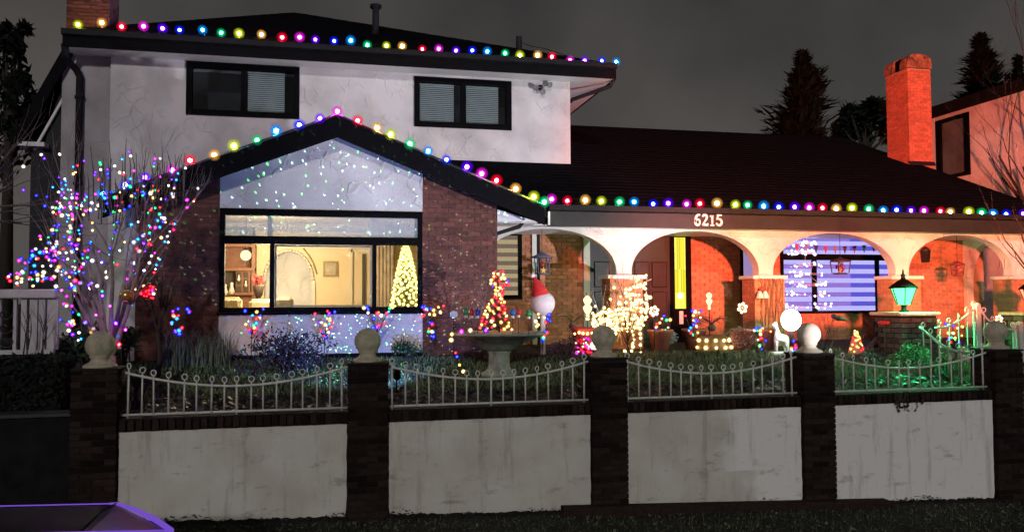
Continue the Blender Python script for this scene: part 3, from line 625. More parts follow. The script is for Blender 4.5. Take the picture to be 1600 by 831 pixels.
# end wall of the porch with its own arch
EX = 16.05; ya_, yb_ = PYA + 0.26, PYB; m = MB(); yy = [ya_ + (yb_ - ya_) * k / 30 for k in range(31)]
def ze(y):
    t = abs(y - (ya_ + yb_) / 2) / ((yb_ - ya_) / 2 - 0.12)
    return FL if t >= 1 else zsp - 0.15 + (zap - 0.1 - zsp + 0.15) * math.sqrt(1 - t ** 2)
for a, b in zip(yy[:-1], yy[1:]):
    za, zb_ = ze(a), ze(b)
    if za <= FL + 1e-6 and zb_ <= FL + 1e-6: m.box(EX, EX + 0.2, a, b, FL, zt2); continue
    za, zb_ = max(za, zsp - 0.15), max(zb_, zsp - 0.15)
    m.add([(EX, a, za), (EX, b, zb_), (EX, b, zt2), (EX, a, zt2), (EX + .2, a, za), (EX + .2, b, zb_), (EX + .2, b, zt2), (EX + .2, a, zt2)], [(1, 0, 3, 2), (4, 5, 6, 7), (0, 1, 5, 4)])
m.build('end_arch', M_STUC, H)

# upper storey
UY = 19.0; UE = 18.45
uxl, uxr = at(172, 160, UY).x, at(891, 180, UY).x
uz1 = at(500, 92, UY).z
def uw(x0, y0, x1, y1):
    a, b = at(x0, (y0 + y1) / 2, UY), at(x1, (y0 + y1) / 2, UY); xm_ = (x0 + x1) / 2
    return (a.x, b.x, at(xm_, y1, UY).z, at(xm_, y0, UY).z)
w1 = uw(291, 101, 468, 183); w2 = uw(647, 124, 799, 201)
ZT = 8.05
ZT = (at(180, 77, UY).z + at(885, 122, UY).z) / 2 + 0.03
walled(uxl, uxr, 1.3, ZT, UY, UY + 0.25, [w1, w2], 'upper_wall', M_STUC)
MB().box(uxr - 0.22, uxr, UY + 0.252, 27.5, 4.0, ZT).build('side_wall', M_STUC, H)
MB().box(uxl, uxr - .23, UY + 0.9, UY + 1.0, 4.5, ZT).build('inner_wall', pm('dark room', (0.03, 0.03, 0.035), 0.9), H)
M_SLAT = pm('pale blind slat', (0.62, 0.64, 0.62), 0.6, 0.08)
G_UP = glass('dark upstairs glass', (0.85, 0.9, 0.92), 0.05, 0.03)
for (wv, cov) in ((w1, [None, (0.02, 0.80)]), (w2, [(0.0, 0.84), (0.02, 0.82)])):
    xm = (wv[0] + wv[1]) / 2
    q = window(wv[0], wv[1], wv[2], wv[3], UY, [(xm, 0.12, 0, 99)], [], fr=0.13, depth=0.12)
    for k, (a, b) in enumerate(((wv[0] + .13, xm - .06), (xm + .06, wv[1] - .13))):
        MB().box(a, b, UY + 0.03, UY + 0.036, wv[2] + .13, wv[3] - .13).build('pane', G_UP, q)
        if cov[k]:
            m = MB(); c0, c1 = a + (b - a) * cov[k][0], a + (b - a) * cov[k][1]; z = wv[2] + .14
            while z < wv[3] - .15:
                m.add([(c0, UY + .085, z), (c1, UY + .085, z), (c1, UY + .118, z + .042), (c0, UY + .118, z + .042)], [(0, 1, 2, 3)]); z += 0.047
            m.box(c0, c1, UY + .09, UY + .12, wv[3] - .17, wv[3] - .135); m.build('blind', M_SLAT, q)
# upper roof
ez = (at(123, 44, UE).z + at(955, 104, UE).z) / 2
el, er = at(98, 60, UE).x, at(962, 104, UE).x
apx = at(460, 20, 23.3); ab = (apx.x, 24.2, apx.z); bk = 29.0
E = [(el, UE, ez), (er, UE, ez), (er, bk, ez), (el, bk, ez)]
roof_sheet(E[0], E[1], apx, apx, 22); roof_sheet(E[1], E[2], ab, apx, 16); roof_sheet(E[3], E[0], apx, ab, 16); roof_sheet(E[2], E[3], ab, ab, 8)
MB().box(el, er, UE - 0.02, UE + 0.03, ez - 0.36, ez - 0.05).build('fascia', M_FASC, H)
m = MB(); m.prismX([(UE - 0.13, ez - 0.12), (UE - 0.022, ez - 0.14), (UE - 0.022, ez - 0.01), (UE - 0.045, ez - 0.01), (UE - 0.05, ez - 0.08), (UE - 0.11, ez - 0.07), (UE - 0.115, ez - 0.005), (UE - 0.135, ez - 0.005)], el, er); fixn(m.build('gutter', M_GUT, H))
MB().box(er - 0.03, er + 0.02, UE + 0.03, bk, ez - 0.36, ez - 0.05).build('fascia', M_FASC, H)
MB().box(el, er - 0.032, UE + 0.032, bk - 0.05, ez - 0.355, ez - 0.335).build('soffit', M_SOFF, H)
g0, g1 = at(935, 128, UE + 0.2), at(893, 152, UY + .3)
MB().tube([(er - 0.02, UE + 0.1, ez - 0.36), (er - 0.08, UE + 0.2, ez - 0.5), (uxr + 0.1, UY + 0.15, ez - 0.75), (uxr + 0.06, UY + 0.2, ez - 0.8)], 0.05, 8).build('downpipe', M_GUT, H)
# roof vents
for (x, y0, y1, r, cap) in ((587, 10, 47, 0.085, True), (811, 58, 80, 0.08, False)):
    b = at(x, y1, 20.5 if cap else 19.6); t = at(x, y0, 20.5 if cap else 19.6)
    pr = [(r * 1.3, -0.15), (r, 0), (r, t.z - b.z - 0.05)] + ([(r * 1.75, t.z - b.z - 0.05), (r * 1.75, t.z - b.z + 0.02), (0.0, t.z - b.z + 0.06)] if cap else [(r, t.z - b.z)])
    MB().lathe(pr, b, 14).build('roof_vent', M_GUT, H)
a = at(812, 66, 19.6); b = at(850, 76, 19.3); MB().tube([a, (a + b) / 2 - Vector((0, 0, .03)), b, at(900, 92, 18.8)], 0.012, 4).build('service_wire', M_WIRE, H)
# left chimney: stuccoed stack, brick above the roof
c0, c1 = at(97, 160, UY + .15).x, uxl - 0.003
MB().box(c0, c1, UY + 0.12, UY + 1.1, 1.3, ez - 0.36).build('chimney_breast', stucco('grey stucco', (0.42, 0.40, 0.41), 0.5), H)
cc = MB().box(at(104, 20, UY + .3).x, at(171, 20, UY + .3).x, UY + .31, UY + 1.1, ez - 0.1, 10.6).build('brick_chimney', M_MORT, H)
bricks_joined(brick_cells(at(104, 20, UY + .3).x, at(171, 20, UY + .3).x, ez - 0.06, 10.6), UY + .29, 0.03, M_BRICK, cc)
xd = at(122, 160, UY - .05).x
MB().tube([(at(100, 72, UE).x, UE + .05, ez - .3), (at(103, 90, UY - .3).x, UY - .3, ez - .55), (xd - 0.05, UY, ez - .72), (xd, UY + .04, ez - .86), (xd, UY + .04, 1.6)], 0.075, 10).build('downpipe', M_GUT, H)
m = MB()
for z in (ez - 1.3, ez - 3.2): m.lathe([(0.1, -0.03), (0.1, 0.03)], (xd, UY + .04, z), 10)
m.build('pipe_bracket', M_GUT, H)
# steep side roof falling away to the left
r0, r1 = at(103, 70, UY), at(18, 218, UY)
roof_sheet((r1.x, UY + 8, r1.z), (r1.x, UY, r1.z), (r0.x, UY, r0.z), (r0.x, UY + 8, r0.z), 12)
dv = Vector((r0.x - r1.x, 0, r0.z - r1.z)).normalized(); pv = Vector((-dv.z, 0, dv.x))
if pv.z > 0: pv = -pv
A, B = Vector((r1.x, 0, r1.z)), Vector((r0.x, 0, r0.z))
fixn(MB().prism([(p.x, p.z) for p in (A, B, B + pv * 0.22, A + pv * 0.22)], UY - 0.04, UY + 0.02).build('rake_board', M_FASC, H))
fixn(MB().prism([(p.x, p.z) for p in (A + pv * .4, B + pv * .4, B + pv * 0.45, A + pv * 0.45)], UY + 0.15, UY + 0.2).build('rake_trim', M_SOFF, H))
MB().box(r1.x + 0.12, at(70, 222, UY).x, UY - 0.03, UY + 0.6, r1.z - 0.13, r1.z - 0.04).build('eave_soffit', M_SOFF, H)
fixn(MB().prism([(r1.x + .3, 1.3), (c0 - 0.003, 1.3), (c0 - 0.003, r0.z - .6), (r1.x + 0.55, r1.z - 0.1), (r1.x + .3, r1.z - .1)], UY + 0.25, UY + 0.5).build('side_wing_wall', pm('dark siding', (0.02, 0.02, 0.022), 0.8), H))
# right chimney: rounded cap with a slot
cy = 20.3
def zroof(Y): return pz1 + PS * (Y - PYF)
cx0, cx1 = at(1420, 200, cy).x, at(1456, 200, cy).x
tz = at(1436, 86, cy).z; cyd = 0.95; zb = zroof(cy) - 0.3; sh = tz - 0.42
ch = MB().box(cx0 + .012, cx1 - .012, cy + .012, cy + cyd, zb, sh).build('brick_chimney', M_OMORT, H)
m = MB()
for (x, z, l, h) in brick_cells(cx0, cx1, zb, sh, l=0.2): e = rnd.uniform(0, .006); m.box(x, x + l, cy - e, cy + 0.1, z, z + h)
for (y, z, l, h) in brick_cells(cy + .105, cy + cyd, zb, sh, l=0.2): e = rnd.uniform(0, .006); m.box(cx0 - e, cx0 + 0.09, y, y + l, z, z + h)
o = m.build('brick_field', pm('bright red chimney brick', (0.50, 0.12, 0.06), 0.85, 0.25, 12, 0.4, 90, rand=0.2, dist=0.006), ch); o['kind'] = 'stuff'
# cap: barrel vault with slot open to the side
pf = []; hw = (cx1 - cx0) / 2 + 0.03; mxx = (cx0 + cx1) / 2
for k in range(13):
    t = math.pi * k / 12; pf.append((mxx + hw * math.copysign(abs(math.cos(t)) ** 0.55, math.cos(t)), sh + 0.01 + 0.42 * math.sin(t) ** 0.6))
M_CAP = pm('sooty chimney cap', (0.30, 0.10, 0.05), 0.9, 0.6, 7, 0.6, 40, dirt=((0.02, 0.015, 0.012), 6, 0.5, 0.9, (1, 1, 1)))
fixn(MB().prism(pf, cy - 0.03, cy + 0.30).build('chimney_cap', M_CAP, ch)); fixn(MB().prism(pf, cy + 0.62, cy + cyd + 0.03).build('chimney_cap', M_CAP, ch))
pt = [(x, z) for (x, z) in pf if z > sh + 0.33]
fixn(MB().prism([(mxx - hw * .5, sh + .36)] + [(mxx + hw * .5, sh + .36)] + [(mxx + hw * .62, sh + 0.415), (mxx - hw * .62, sh + .415)], cy + 0.301, cy + 0.619).build('chimney_cap', M_CAP, ch))
MB().box(cx0 + 0.08, cx1 - 0.02, cy + .301, cy + .619, sh, sh + .35).build('flue', M_BLACK, ch)
m = MB(); m.add([(cx0 - .05, cy - .08, zroof(cy - .08) + .02), (cx1 + .05, cy - .08, zroof(cy - .08) + .02), (cx1 + .05, cy - .01, zroof(cy) + .12), (cx0 - .05, cy - .01, zroof(cy) + .12)], [(0, 1, 2, 3)]); m.build('flashing', M_GUT, ch)
# security light under the eave
p = at(845, 137, UY - 0.05)
q = MB().lathe([(0.06, 0), (0.06, 0.05), (0.03, 0.06)], p + Vector((0, 0.04, 0)), 12, Vector((0, -1, 0))).build('security_light', M_GUT, H)
for (dx, dz) in ((-0.16, -0.02), (0.02, -0.12), (0.18, 0.06)):
    c = p + Vector((dx, -0.1, dz)); ax = Vector((dx * 2.2, -0.8, -0.5)).normalized()
    MB().lathe([(0.025, -0.08), (0.035, -0.03), (0.075, 0.05), (0.07, 0.055), (0.0, 0.03)], c, 12, ax).tube([p, c], 0.015, 5).build('lamp_head', pm('grey lamp housing', (0.2, 0.2, 0.2), 0.5), q)
# house number
def ribbon(pts, wd_, th=0.025):
    m = MB(); P = [Vector((a, 0, b)) for a, b in pts]; L_, R_ = [], []
    for i, p in enumerate(P):
        d = (P[min(i + 1, len(P) - 1)] - P[max(0, i - 1)]).normalized(); n_ = Vector((-d.z, 0, d.x)); L_.append(p + n_ * wd_[i] / 2); R_.append(p - n_ * wd_[i] / 2)
    v = []
    for yv in (-th, 0):
        for a, b in zip(L_, R_): v += [(a.x, yv, a.z), (b.x, yv, b.z)]
    n_ = len(P); f = []
    for i in range(n_ - 1): k = 2 * i; f += [(k, k + 1, k + 3, k + 2), (k + 2 * n_, k + 2 + 2 * n_, k + 3 + 2 * n_, k + 1 + 2 * n_), (k, k + 2, k + 2 + 2 * n_, k + 2 * n_), (k + 1, k + 1 + 2 * n_, k + 3 + 2 * n_, k + 3)]
    f += [(0, 2 * n_, 2 * n_ + 1, 1), (2 * n_ - 2, 2 * n_ - 1, 4 * n_ - 1, 4 * n_ - 2)]; m.add(v, f); return m
def arc(cx, cz, rx, rz, a0, a1, n=12): return [(cx + rx * math.cos(R(a0 + (a1 - a0) * k / n)), cz + rz * math.sin(R(a0 + (a1 - a0) * k / n))) for k in range(n + 1)]
D = {'6': [arc(.5, .28, .26, .26, 0, 360, 20), [(.78, .93), (.6, .98), (.42, .86), (.3, .66), (.24, .42), (.25, .25)]],
     '2': [arc(.48, .72, .24, .24, 165, -20, 10) + [(.55, .42), (.22, .06)], [(.2, .06), (.5, .07), (.8, .05), (.84, .2)]],
     '1': [[(.3, .8), (.42, .86), (.52, .96), (.52, .04)], [(.3, .03), (.74, .03)]],
     '5': [[(.78, .94), (.34, .94), (.28, .55), (.4, .62)], [(.34, .58)] + arc(.46, .32, .3, .29, 95, -165, 14)]}
M_NUM = pm('white house number', (0.75, 0.73, 0.68), 0.4, 0.05, bump=0)
hn = thing('house_number', 'white numerals 6215 on the porch fascia', 'house number')
nc = at(1105, 344, PYF); sz = 0.235
for k, ch_ in enumerate('6215'):
    for s in D[ch_]:
        wds = [0.028 + 0.018 * math.sin(math.pi * i / max(1, len(s) - 1)) for i in range(len(s))]
        m = ribbon([(a * sz * 0.86, b * sz) for a, b in s], wds); o = m.build('digit', M_NUM, hn); fixn(o); o.location = (nc.x - 0.34 + k * 0.165, PYF - 0.022, nc.z - sz / 2)

# ------------------------------------------------------------------ living room seen through the picture window
RZ, CZ = 1.75, zt + 0.12; RYB = 20.4
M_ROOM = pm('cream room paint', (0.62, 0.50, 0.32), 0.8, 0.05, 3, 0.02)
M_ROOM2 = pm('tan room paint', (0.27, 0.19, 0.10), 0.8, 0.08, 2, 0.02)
room = MB()
room.box(-3.3, 3.0, BY + 0.26, RYB + 3, RZ - 0.1, RZ); o = room.build('room_floor', pm('beige carpet', (0.35, 0.28, 0.2), 0.95), H)
MB().box(bl + .21, br - .21, BY + 0.26, 18.98, CZ, CZ + 0.1).build('room_ceiling', M_ROOM, H)
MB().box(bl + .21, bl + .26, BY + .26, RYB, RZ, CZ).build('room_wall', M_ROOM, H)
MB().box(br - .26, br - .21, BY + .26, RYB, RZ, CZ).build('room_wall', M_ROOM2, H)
IY = 18.6
ia, ib = at(413, 430, IY).x, at(489, 430, IY).x; iz = at(450, 393, IY).z; izs = at(489, 440, IY).z
# inner wall with the archway
n = 24; xs2 = [ia + (ib - ia) * (0.5 - 0.5 * math.cos(math.pi * k / n)) for k in range(n + 1)]; m = MB(); ic = (ia + ib) / 2; ih = (ib - ia) / 2
def zi(x): return izs + (iz - izs) * math.sqrt(max(0, 1 - min(1, abs(x - ic) / ih) ** 2))
for a, b in zip(xs2[:-1], xs2[1:]):
    za, zb_ = zi(a), zi(b); m.add([(a, IY, za), (b, IY, zb_), (b, IY, CZ), (a, IY, CZ), (a, IY + .3, za), (b, IY + .3, zb_), (b, IY + .3, CZ), (a, IY + .3, CZ)], [(0, 1, 2, 3), (5, 4, 7, 6), (4, 5, 1, 0)])
m.box(at(398, 430, IY).x, ia, IY, IY + .3, RZ, CZ); m.box(ib, br - .27, IY, IY + .3, RZ, CZ); m.build('room_arch_wall', M_ROOM, H)
m = MB()
for k in range(n): m.tube([(xs2[k], IY - .02, zi(xs2[k]) + .02), (xs2[k + 1], IY - .02, zi(xs2[k + 1]) + .02)], 0.035, 5)
m.box(ib - .03, ib + .05, IY - .05, IY - .003, RZ, izs + .02); m.build('arch_moulding', M_TRIM, H)
m = MB(); a = ib + .03
pts = [at(x, y, IY - .01) for x, y in ((474, 388), (482, 398), (490, 412), (495, 428))]; m.tube(pts, 0.02, 5); m.build('arch_moulding', M_ROOM2, H)
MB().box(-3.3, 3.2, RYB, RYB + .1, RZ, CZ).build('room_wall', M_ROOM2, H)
MB().box(at(428, 440, RYB - .05).x, at(441, 440, RYB - .05).x, RYB - .05, RYB - .003, RZ, at(435, 417, RYB).z).build('inner_door', pm('dark doorway', (0.05, 0.045, 0.04), 0.7), H)
# panels of the right-hand wall and curtain
m = MB(); p = [at(x, 400, IY - .02).x for x in (548, 556, 566, 571, 583)]
m.box(p[0], p[0] + .04, IY - .05, IY - .003, RZ, at(550, 390, IY).z); m.box(p[0], p[4], IY - .05, IY - .003, at(550, 394, IY).z, at(550, 390, IY).z); m.build('wall_moulding', M_TRIM, H)
MB().box(p[2], p[3], IY - .04, IY - .003, RZ, at(566, 397, IY).z).build('door_gap', pm('dark doorway', (0.05, 0.045, 0.04)), H)
m = MB(); cxx = [at(x, 430, IY - .3).x for x in (588, 616)]
for k in range(10):
    x = cxx[0] + (cxx[1] - cxx[0]) * k / 10; m.tube([(x, IY - .3 - .03 * (k % 2), RZ), (x, IY - .3 - .03 * (k % 2), CZ - .1)], 0.055, 6)
m.build('curtain', pm('taupe curtain', (0.42, 0.33, 0.24), 0.9), H)
for (x0, x1, y0, y1) in ((505, 528, 408, 432),):
    a_, b_ = at(x0, y1, IY - .03), at(x1, y0, IY - .03); pf_ = MB().box(a_.x, b_.x, IY - .04, IY - .003, a_.z, b_.z).build('picture_frame', pm('gilt frame', (.25, .17, .07), .4), H); MB().box(a_.x + .04, b_.x - .04, IY - .048, IY - .041, a_.z + .04, b_.z - .04).build('picture', pm('muted canvas', (.35, .3, .22), .8, .4, 5), pf_)
MB().box(ia, br - .27, IY - .03, IY - .003, RZ, RZ + .12).build('skirting', M_TRIM, H)
MB().box(bl + .27, br - .27, IY - .06, IY - .003, CZ - .1, CZ - .003).build('cornice', M_TRIM, H)
# hutch
hy = 18.3
hb = thing('hutch', 'brown wooden china hutch behind the left window pane', 'hutch')
hx = [at(x, 430, hy).x for x in (338, 399)]; hz_ = lambda y: at(370, y, hy).z
M_WOOD = pm('warm brown wood', (0.20, 0.085, 0.04), 0.5, 0.25, 12, 0.05)
M_DARKI = pm('dark cabinet inside', (0.06, 0.04, 0.03), 0.8)
MB().box(hx[0], hx[1], hy + .25, hy + .3, RZ, hz_(384)).build('back', M_WOOD, hb)
for a, b in ((hx[0], hx[0] + .05), (hx[1] - .07, hx[1])): MB().box(a, b, hy - .1, hy + .25, RZ, hz_(384)).build('side_panel', M_WOOD, hb)
for y in (384, 421, 459): MB().box(hx[0], hx[1], hy - .14, hy + .25, hz_(y) - .03, hz_(y) + .03).build('shelf', M_WOOD, hb)
MB().box(hx[0] + .05, hx[1] - .07, hy - .05, hy + .2, RZ, hz_(460)).build('base_cabinet', M_WOOD, hb)
gx0, gx1 = at(369, 440, hy).x, at(390, 440, hy).x
MB().box(hx[0] + .06, gx0, hy + .1, hy + .24, hz_(458), hz_(423)).build('niche', M_DARKI, hb)
for i in range(2):
    for j in range(3):
        a = gx0 + .03 + (gx1 - gx0) * i / 2; b = a + (gx1 - gx0) / 2 - .05; c = hz_(457) + .02 + (hz_(424) - hz_(457)) * j / 3
        MB().box(a, b, hy - .09, hy - .07, c, c + (hz_(424) - hz_(457)) / 3 - .04).build('pane', M_DARKI, hb)
MB().box(gx0, gx1 + .02, hy - .06, hy + .2, hz_(458), hz_(423)).build('cabinet_door', M_WOOD, hb)
for (x, y, r) in ((352, 452, .09), (362, 450, .1), (373, 434, .05), (384, 443, .05)):
    p = at(x, y, hy - .12); MB().lathe([(r * .5, -r * 1.4), (r * .7, -r * .8), (r * .3, r * .4), (r * .35, r * 1.1), (0, r * 1.3)], p, 10).build('china', pm('white china', (0.6, 0.55, 0.48), 0.3), hb)
# sofa and armchair
def sofa(label, x0, x1, y, ztop, mat, name='sofa'):
    s = thing(name, label, 'sofa' if name == 'sofa' else 'chair')
    MB().bbox(x0, x1, y, y + .25, RZ + .1, ztop, .07).build('backrest', mat, s)
    MB().bbox(x0 + .05, x1 - .05, y + .25, y + .95, RZ + .1, RZ + .45, .06).build('seat', mat, s)
    for a in (x0 - .05, x1 - .13): MB().bbox(a, a + .18, y + .02, y + .95, RZ + .08, RZ + .62, .06).build('arm', mat, s)
    return s
sofa('cream throw-covered sofa at the left of the window', at(340, 470, 16.2).x, at(377, 470, 16.2).x, 16.2, at(360, 464, 16.2).z, pm('cream throw', (0.6, 0.5, 0.28), 0.9, .2, 9, .5, 15, dist=.05))
s_ = sofa('beige sofa with rolled back across the middle of the window', at(388, 470, 16.9).x, at(452, 470, 16.9).x, 16.9, at(410, 467, 16.9).z, pm('beige sofa fabric', (0.42, 0.32, 0.2), 0.9))
s_ = sofa('small grey striped armchair behind the central pane', at(430, 470, 16.4).x, at(458, 470, 16.4).x, 16.4, at(445, 463, 16.4).z, pm('grey striped fabric', (0.30, 0.25, 0.18), 0.9), 'armchair')
# pendant lamp
pc = at(384, 399, 16.4); pl = thing('pendant_lamp', 'round glowing paper pendant lamp in the living room', 'lamp')
MB().ball(pc, 0.105, 3).build('globe', em('paper globe glow', (1.0, 0.82, 0.5), 1.5), pl); MB().tube([pc + Vector((0, 0, .1)), (pc.x, pc.y, CZ)], 0.008, 5).build('cord', M_WIRE, pl)
MB().lathe([(0.02, 0.1), (0.05, 0.11), (0.04, 0.13)], pc, 10).build('cap', M_GUT, pl)
lamp('pendant_light', 'POINT', pc + Vector((0.5, 0.2, -0.0)), None, (1.0, 0.82, 0.52), 330, shadow_soft_size=0.3)
lamp('back_room_light', 'POINT', (at(450, 400, 19.6).x, 19.6, CZ - .3), None, (1.0, 0.74, 0.36), 9, shadow_soft_size=0.2)
# figure-like poinsettia pot on a stand
p = at(404, 440, 17.2); pt = thing('potted_plant', 'red poinsettia in a dark pot by the archway', 'plant')
MB().lathe([(0.07, -.3), (0.12, -.1), (0.11, -.08)], p, 12).build('pot', M_DARKI, pt); m = MB()
for k in range(60):
    a = rnd.uniform(0, 6.3); r = rnd.uniform(.02, .13); c = p + Vector((math.cos(a) * r, math.sin(a) * r, rnd.uniform(-.06, .12))); u = Vector((rnd.uniform(-1, 1), rnd.uniform(-1, 1), rnd.uniform(-1, 1))).normalized() * .05; v = u.orthogonal().normalized() * .025; m.add([c - u, c - v, c + u, c + v], [(0, 1, 2, 3)])
m.build('leaves', pm('poinsettia red', (0.35, 0.03, 0.03), 0.6), pt)
MB().tube([p - Vector((0, 0, .3)), (p.x, p.y, RZ)], 0.05, 8).build('stand', M_DARKI, pt)
# Christmas tree
XT = thing('christmas_tree', 'glowing Christmas tree covered in warm lights behind the right pane', 'christmas tree')
tb = at(633, 486, 16.0); tt = at(636, 384, 16.0); th = tt.z - RZ; m = MB(); tp = Vector((at(634, 430, 16.0).x, 16.0, RZ))
for k in range(1500):
    h = rnd.random() ** 0.8; r = 0.36 * (1 - h) ** .75 * math.sqrt(rnd.random()) + .03; a = rnd.uniform(0, 6.3); c = tp + Vector((math.cos(a) * r, math.sin(a) * r, .15 + h * (th - .15)))
    u = Vector((math.cos(a), math.sin(a), rnd.uniform(-.5, .2))) * .07; v = Vector((-math.sin(a), math.cos(a), .3)) * .014; m.add([c - u - v, c + u, c - u + v], [(0, 1, 2)])
m.build('needles', pm('fir needles', (0.16, 0.18, 0.04), 0.8), XT); MB().tube([tp, tp + Vector((0, 0, th))], [.04, .008], 6).build('trunk', M_BARK, XT)

# ------------------------------------------------------------------ string lights
PAL = {'yg': (0.60, 0.72, 0.01), 'warm': (1.0, 0.46, 0.08), 'red': (1.0, 0.0, 0.02), 'magenta': (0.85, 0.01, 0.75), 'indigo': (0.10, 0.0, 1.0), 'blue': (0.0, 0.01, 1.0), 'cyan': (0.0, 0.26, 1.0), 'green': (0.0, 0.62, 0.16), 'white': (1.0, 0.9, 0.75), 'gold': (1.0, 0.62, 0.2), 'ice': (0.75, 0.75, 1.0)}
CYC = ['yg', 'warm', 'red', 'magenta', 'indigo', 'blue', 'cyan', 'green']
M_SOCK = pm('dark green socket', (0.008, 0.02, 0.012), 0.5)
C9 = {}
def c9(cn):
    if cn not in C9:
        c = PAL[cn]
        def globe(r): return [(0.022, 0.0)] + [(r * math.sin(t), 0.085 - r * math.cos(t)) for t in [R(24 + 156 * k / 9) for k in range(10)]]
        sh_ = MB(); sh_.ball((0, 0, 0.085), 0.100, 2); sh_.lathe(globe(0.085), (0, 0, 0), 14); nsh = len(sh_.f); sh_.ball((0, 0, 0.085), 0.071, 2)  # nested spheres added so their emission imitates bloom around the bulb
        sh_ = sh_.mesh('bulb', shell('bulb halo glass ' + cn, c, 0.85, 0.13)); sh_.materials.append(shell('bulb bloom layer ' + cn, c, 1.1, 0.34))
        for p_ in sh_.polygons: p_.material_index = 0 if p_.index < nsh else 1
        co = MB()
        co.ball((0, 0, 0.083), 0.038, 1); nco = len(co.f); co.ball((0, 0, 0.083), 0.052, 2)  # larger sphere carries on the painted bloom towards the core
        co = co.mesh('filament', em('filament ' + cn, [0.02 + 0.98 * v for v in c], 620.0)); co.materials.append(shell('inner bloom layer ' + cn, c, 2.0, 0.5))
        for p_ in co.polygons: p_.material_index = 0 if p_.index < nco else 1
        so = MB().lathe([(0.0, -0.045), (0.02, -0.045), (0.024, 0.0), (0.022, 0.006)], (0, 0, 0), 8).mesh('socket', M_SOCK)
        C9[cn] = (sh_, co, so)
    return C9[cn]
def c9_string(label, pts, cols, tilt):
    S = thing('light_string', label, 'string lights', 'big bulb string lights on the eaves')
    wire = []
    for i, p in enumerate(pts):
        wire.append(p)
        if i < len(pts) - 1: wire.append((p + pts[i + 1]) / 2 - Vector((0, 0, 0.035 + rnd.uniform(0, .02))))
    MB().tube(wire, 0.008, 5).build('wire', M_WIRE, S)
    for p, c in zip(pts, cols):
        sh_, co, so = c9(c); r = (tilt[0] + rnd.uniform(-.35, .35), tilt[1] + rnd.uniform(-.5, .5), 0); p = p + Vector((rnd.uniform(-.035, .035), 0, rnd.uniform(-.012, .012)))
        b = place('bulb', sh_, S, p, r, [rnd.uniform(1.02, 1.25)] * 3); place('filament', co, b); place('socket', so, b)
    return S
ux = [122, 156, 189, 221, 252, 284, 316, 347, 377, 407, 436, 465, 493, 521, 549, 577, 604, 631, 658, 685, 711, 737, 763, 789, 815, 840, 864, 889, 913, 938, 962]
def upy(x): return 41 + (x - 122) * (101 - 41) / 840
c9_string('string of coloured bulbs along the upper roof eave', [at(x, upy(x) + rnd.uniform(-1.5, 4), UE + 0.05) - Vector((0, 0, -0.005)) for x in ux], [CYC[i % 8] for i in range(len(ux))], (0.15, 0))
gp = [(156, 279), (195, 268), (230, 258), (264, 247), (298, 238), (332, 227), (366, 217), (400, 207), (432, 198), (464, 188), (496, 178), (527, 169), (559, 181), (587, 193), (615, 205), (643, 218), (670, 230), (697, 242), (724, 254), (751, 265), (778, 277), (805, 288), (831, 298), (850, 304)]
gc = ['cyan', 'blue', 'indigo', 'magenta', 'red', 'warm', 'yg', 'green', 'cyan', 'blue', 'indigo', 'magenta', 'red', 'warm', 'yg', 'green', 'cyan', 'blue', 'indigo', 'magenta', 'red', 'warm', 'yg', 'green']
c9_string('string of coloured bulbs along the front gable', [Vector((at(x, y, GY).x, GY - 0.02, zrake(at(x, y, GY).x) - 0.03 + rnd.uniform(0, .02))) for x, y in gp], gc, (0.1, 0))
lx = [858, 886, 913, 940, 967, 993, 1019, 1044, 1070, 1095, 1120, 1144, 1168, 1193, 1216, 1239, 1263, 1286, 1310, 1332, 1355, 1379, 1400, 1422, 1444, 1465, 1488, 1510, 1532, 1553, 1575, 1595]
lc = ['magenta', 'red', 'warm', 'yg', 'green', 'cyan', 'blue', 'indigo']
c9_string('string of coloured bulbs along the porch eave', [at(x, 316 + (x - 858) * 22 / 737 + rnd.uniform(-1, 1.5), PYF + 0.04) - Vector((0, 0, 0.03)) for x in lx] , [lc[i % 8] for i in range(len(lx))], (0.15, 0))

MINI = {}
def mini(cn, r=0.026, s=8.0):
    k = (cn, r, s)
    if k not in MINI:
        c = PAL[cn]; q = MB(); q.ball((0, 0, 0), r * .62, 1, (1, 1, 1.3)); nq = len(q.f); q.ball((0, 0, 0), r * 1.35, 1)  # outer sphere is an added glow imitating the halo round each led
        MINI[k] = q.mesh('bulb', em('led %s %g' % (cn, s), [0.02 + 0.98 * v for v in c], s * 2.6)); MINI[k].materials.append(shell('led halo %s %g' % (cn, s), c, 1.0, 0.55))
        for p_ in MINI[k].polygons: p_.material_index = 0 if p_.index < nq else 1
    return MINI[k]
def bulbs(parent, pts, cols, r=0.028, s=8.0):
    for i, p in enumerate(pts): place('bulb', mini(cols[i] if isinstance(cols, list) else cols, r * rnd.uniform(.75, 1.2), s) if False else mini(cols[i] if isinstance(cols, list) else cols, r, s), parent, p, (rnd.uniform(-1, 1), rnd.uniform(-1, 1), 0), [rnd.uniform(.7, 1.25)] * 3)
MULTI = ['red', 'blue', 'green', 'warm', 'white', 'indigo', 'gold', 'green', 'cyan', 'red', 'warm', 'blue', 'red']
# lights of the tree indoors
pts = []
for k in range(260):
    h = (k + .5) / 260; r = 0.37 * (1 - h) ** .75 + .03; a = k * 2.4; pts.append(tp + Vector((math.cos(a) * r, -abs(math.sin(a)) * r if k % 3 else math.sin(a) * r, .15 + h * (th - .15))))
PAL['lemon'] = (1.0, .80, .16)
bulbs(XT, pts, 'lemon', 0.033, 9.0)

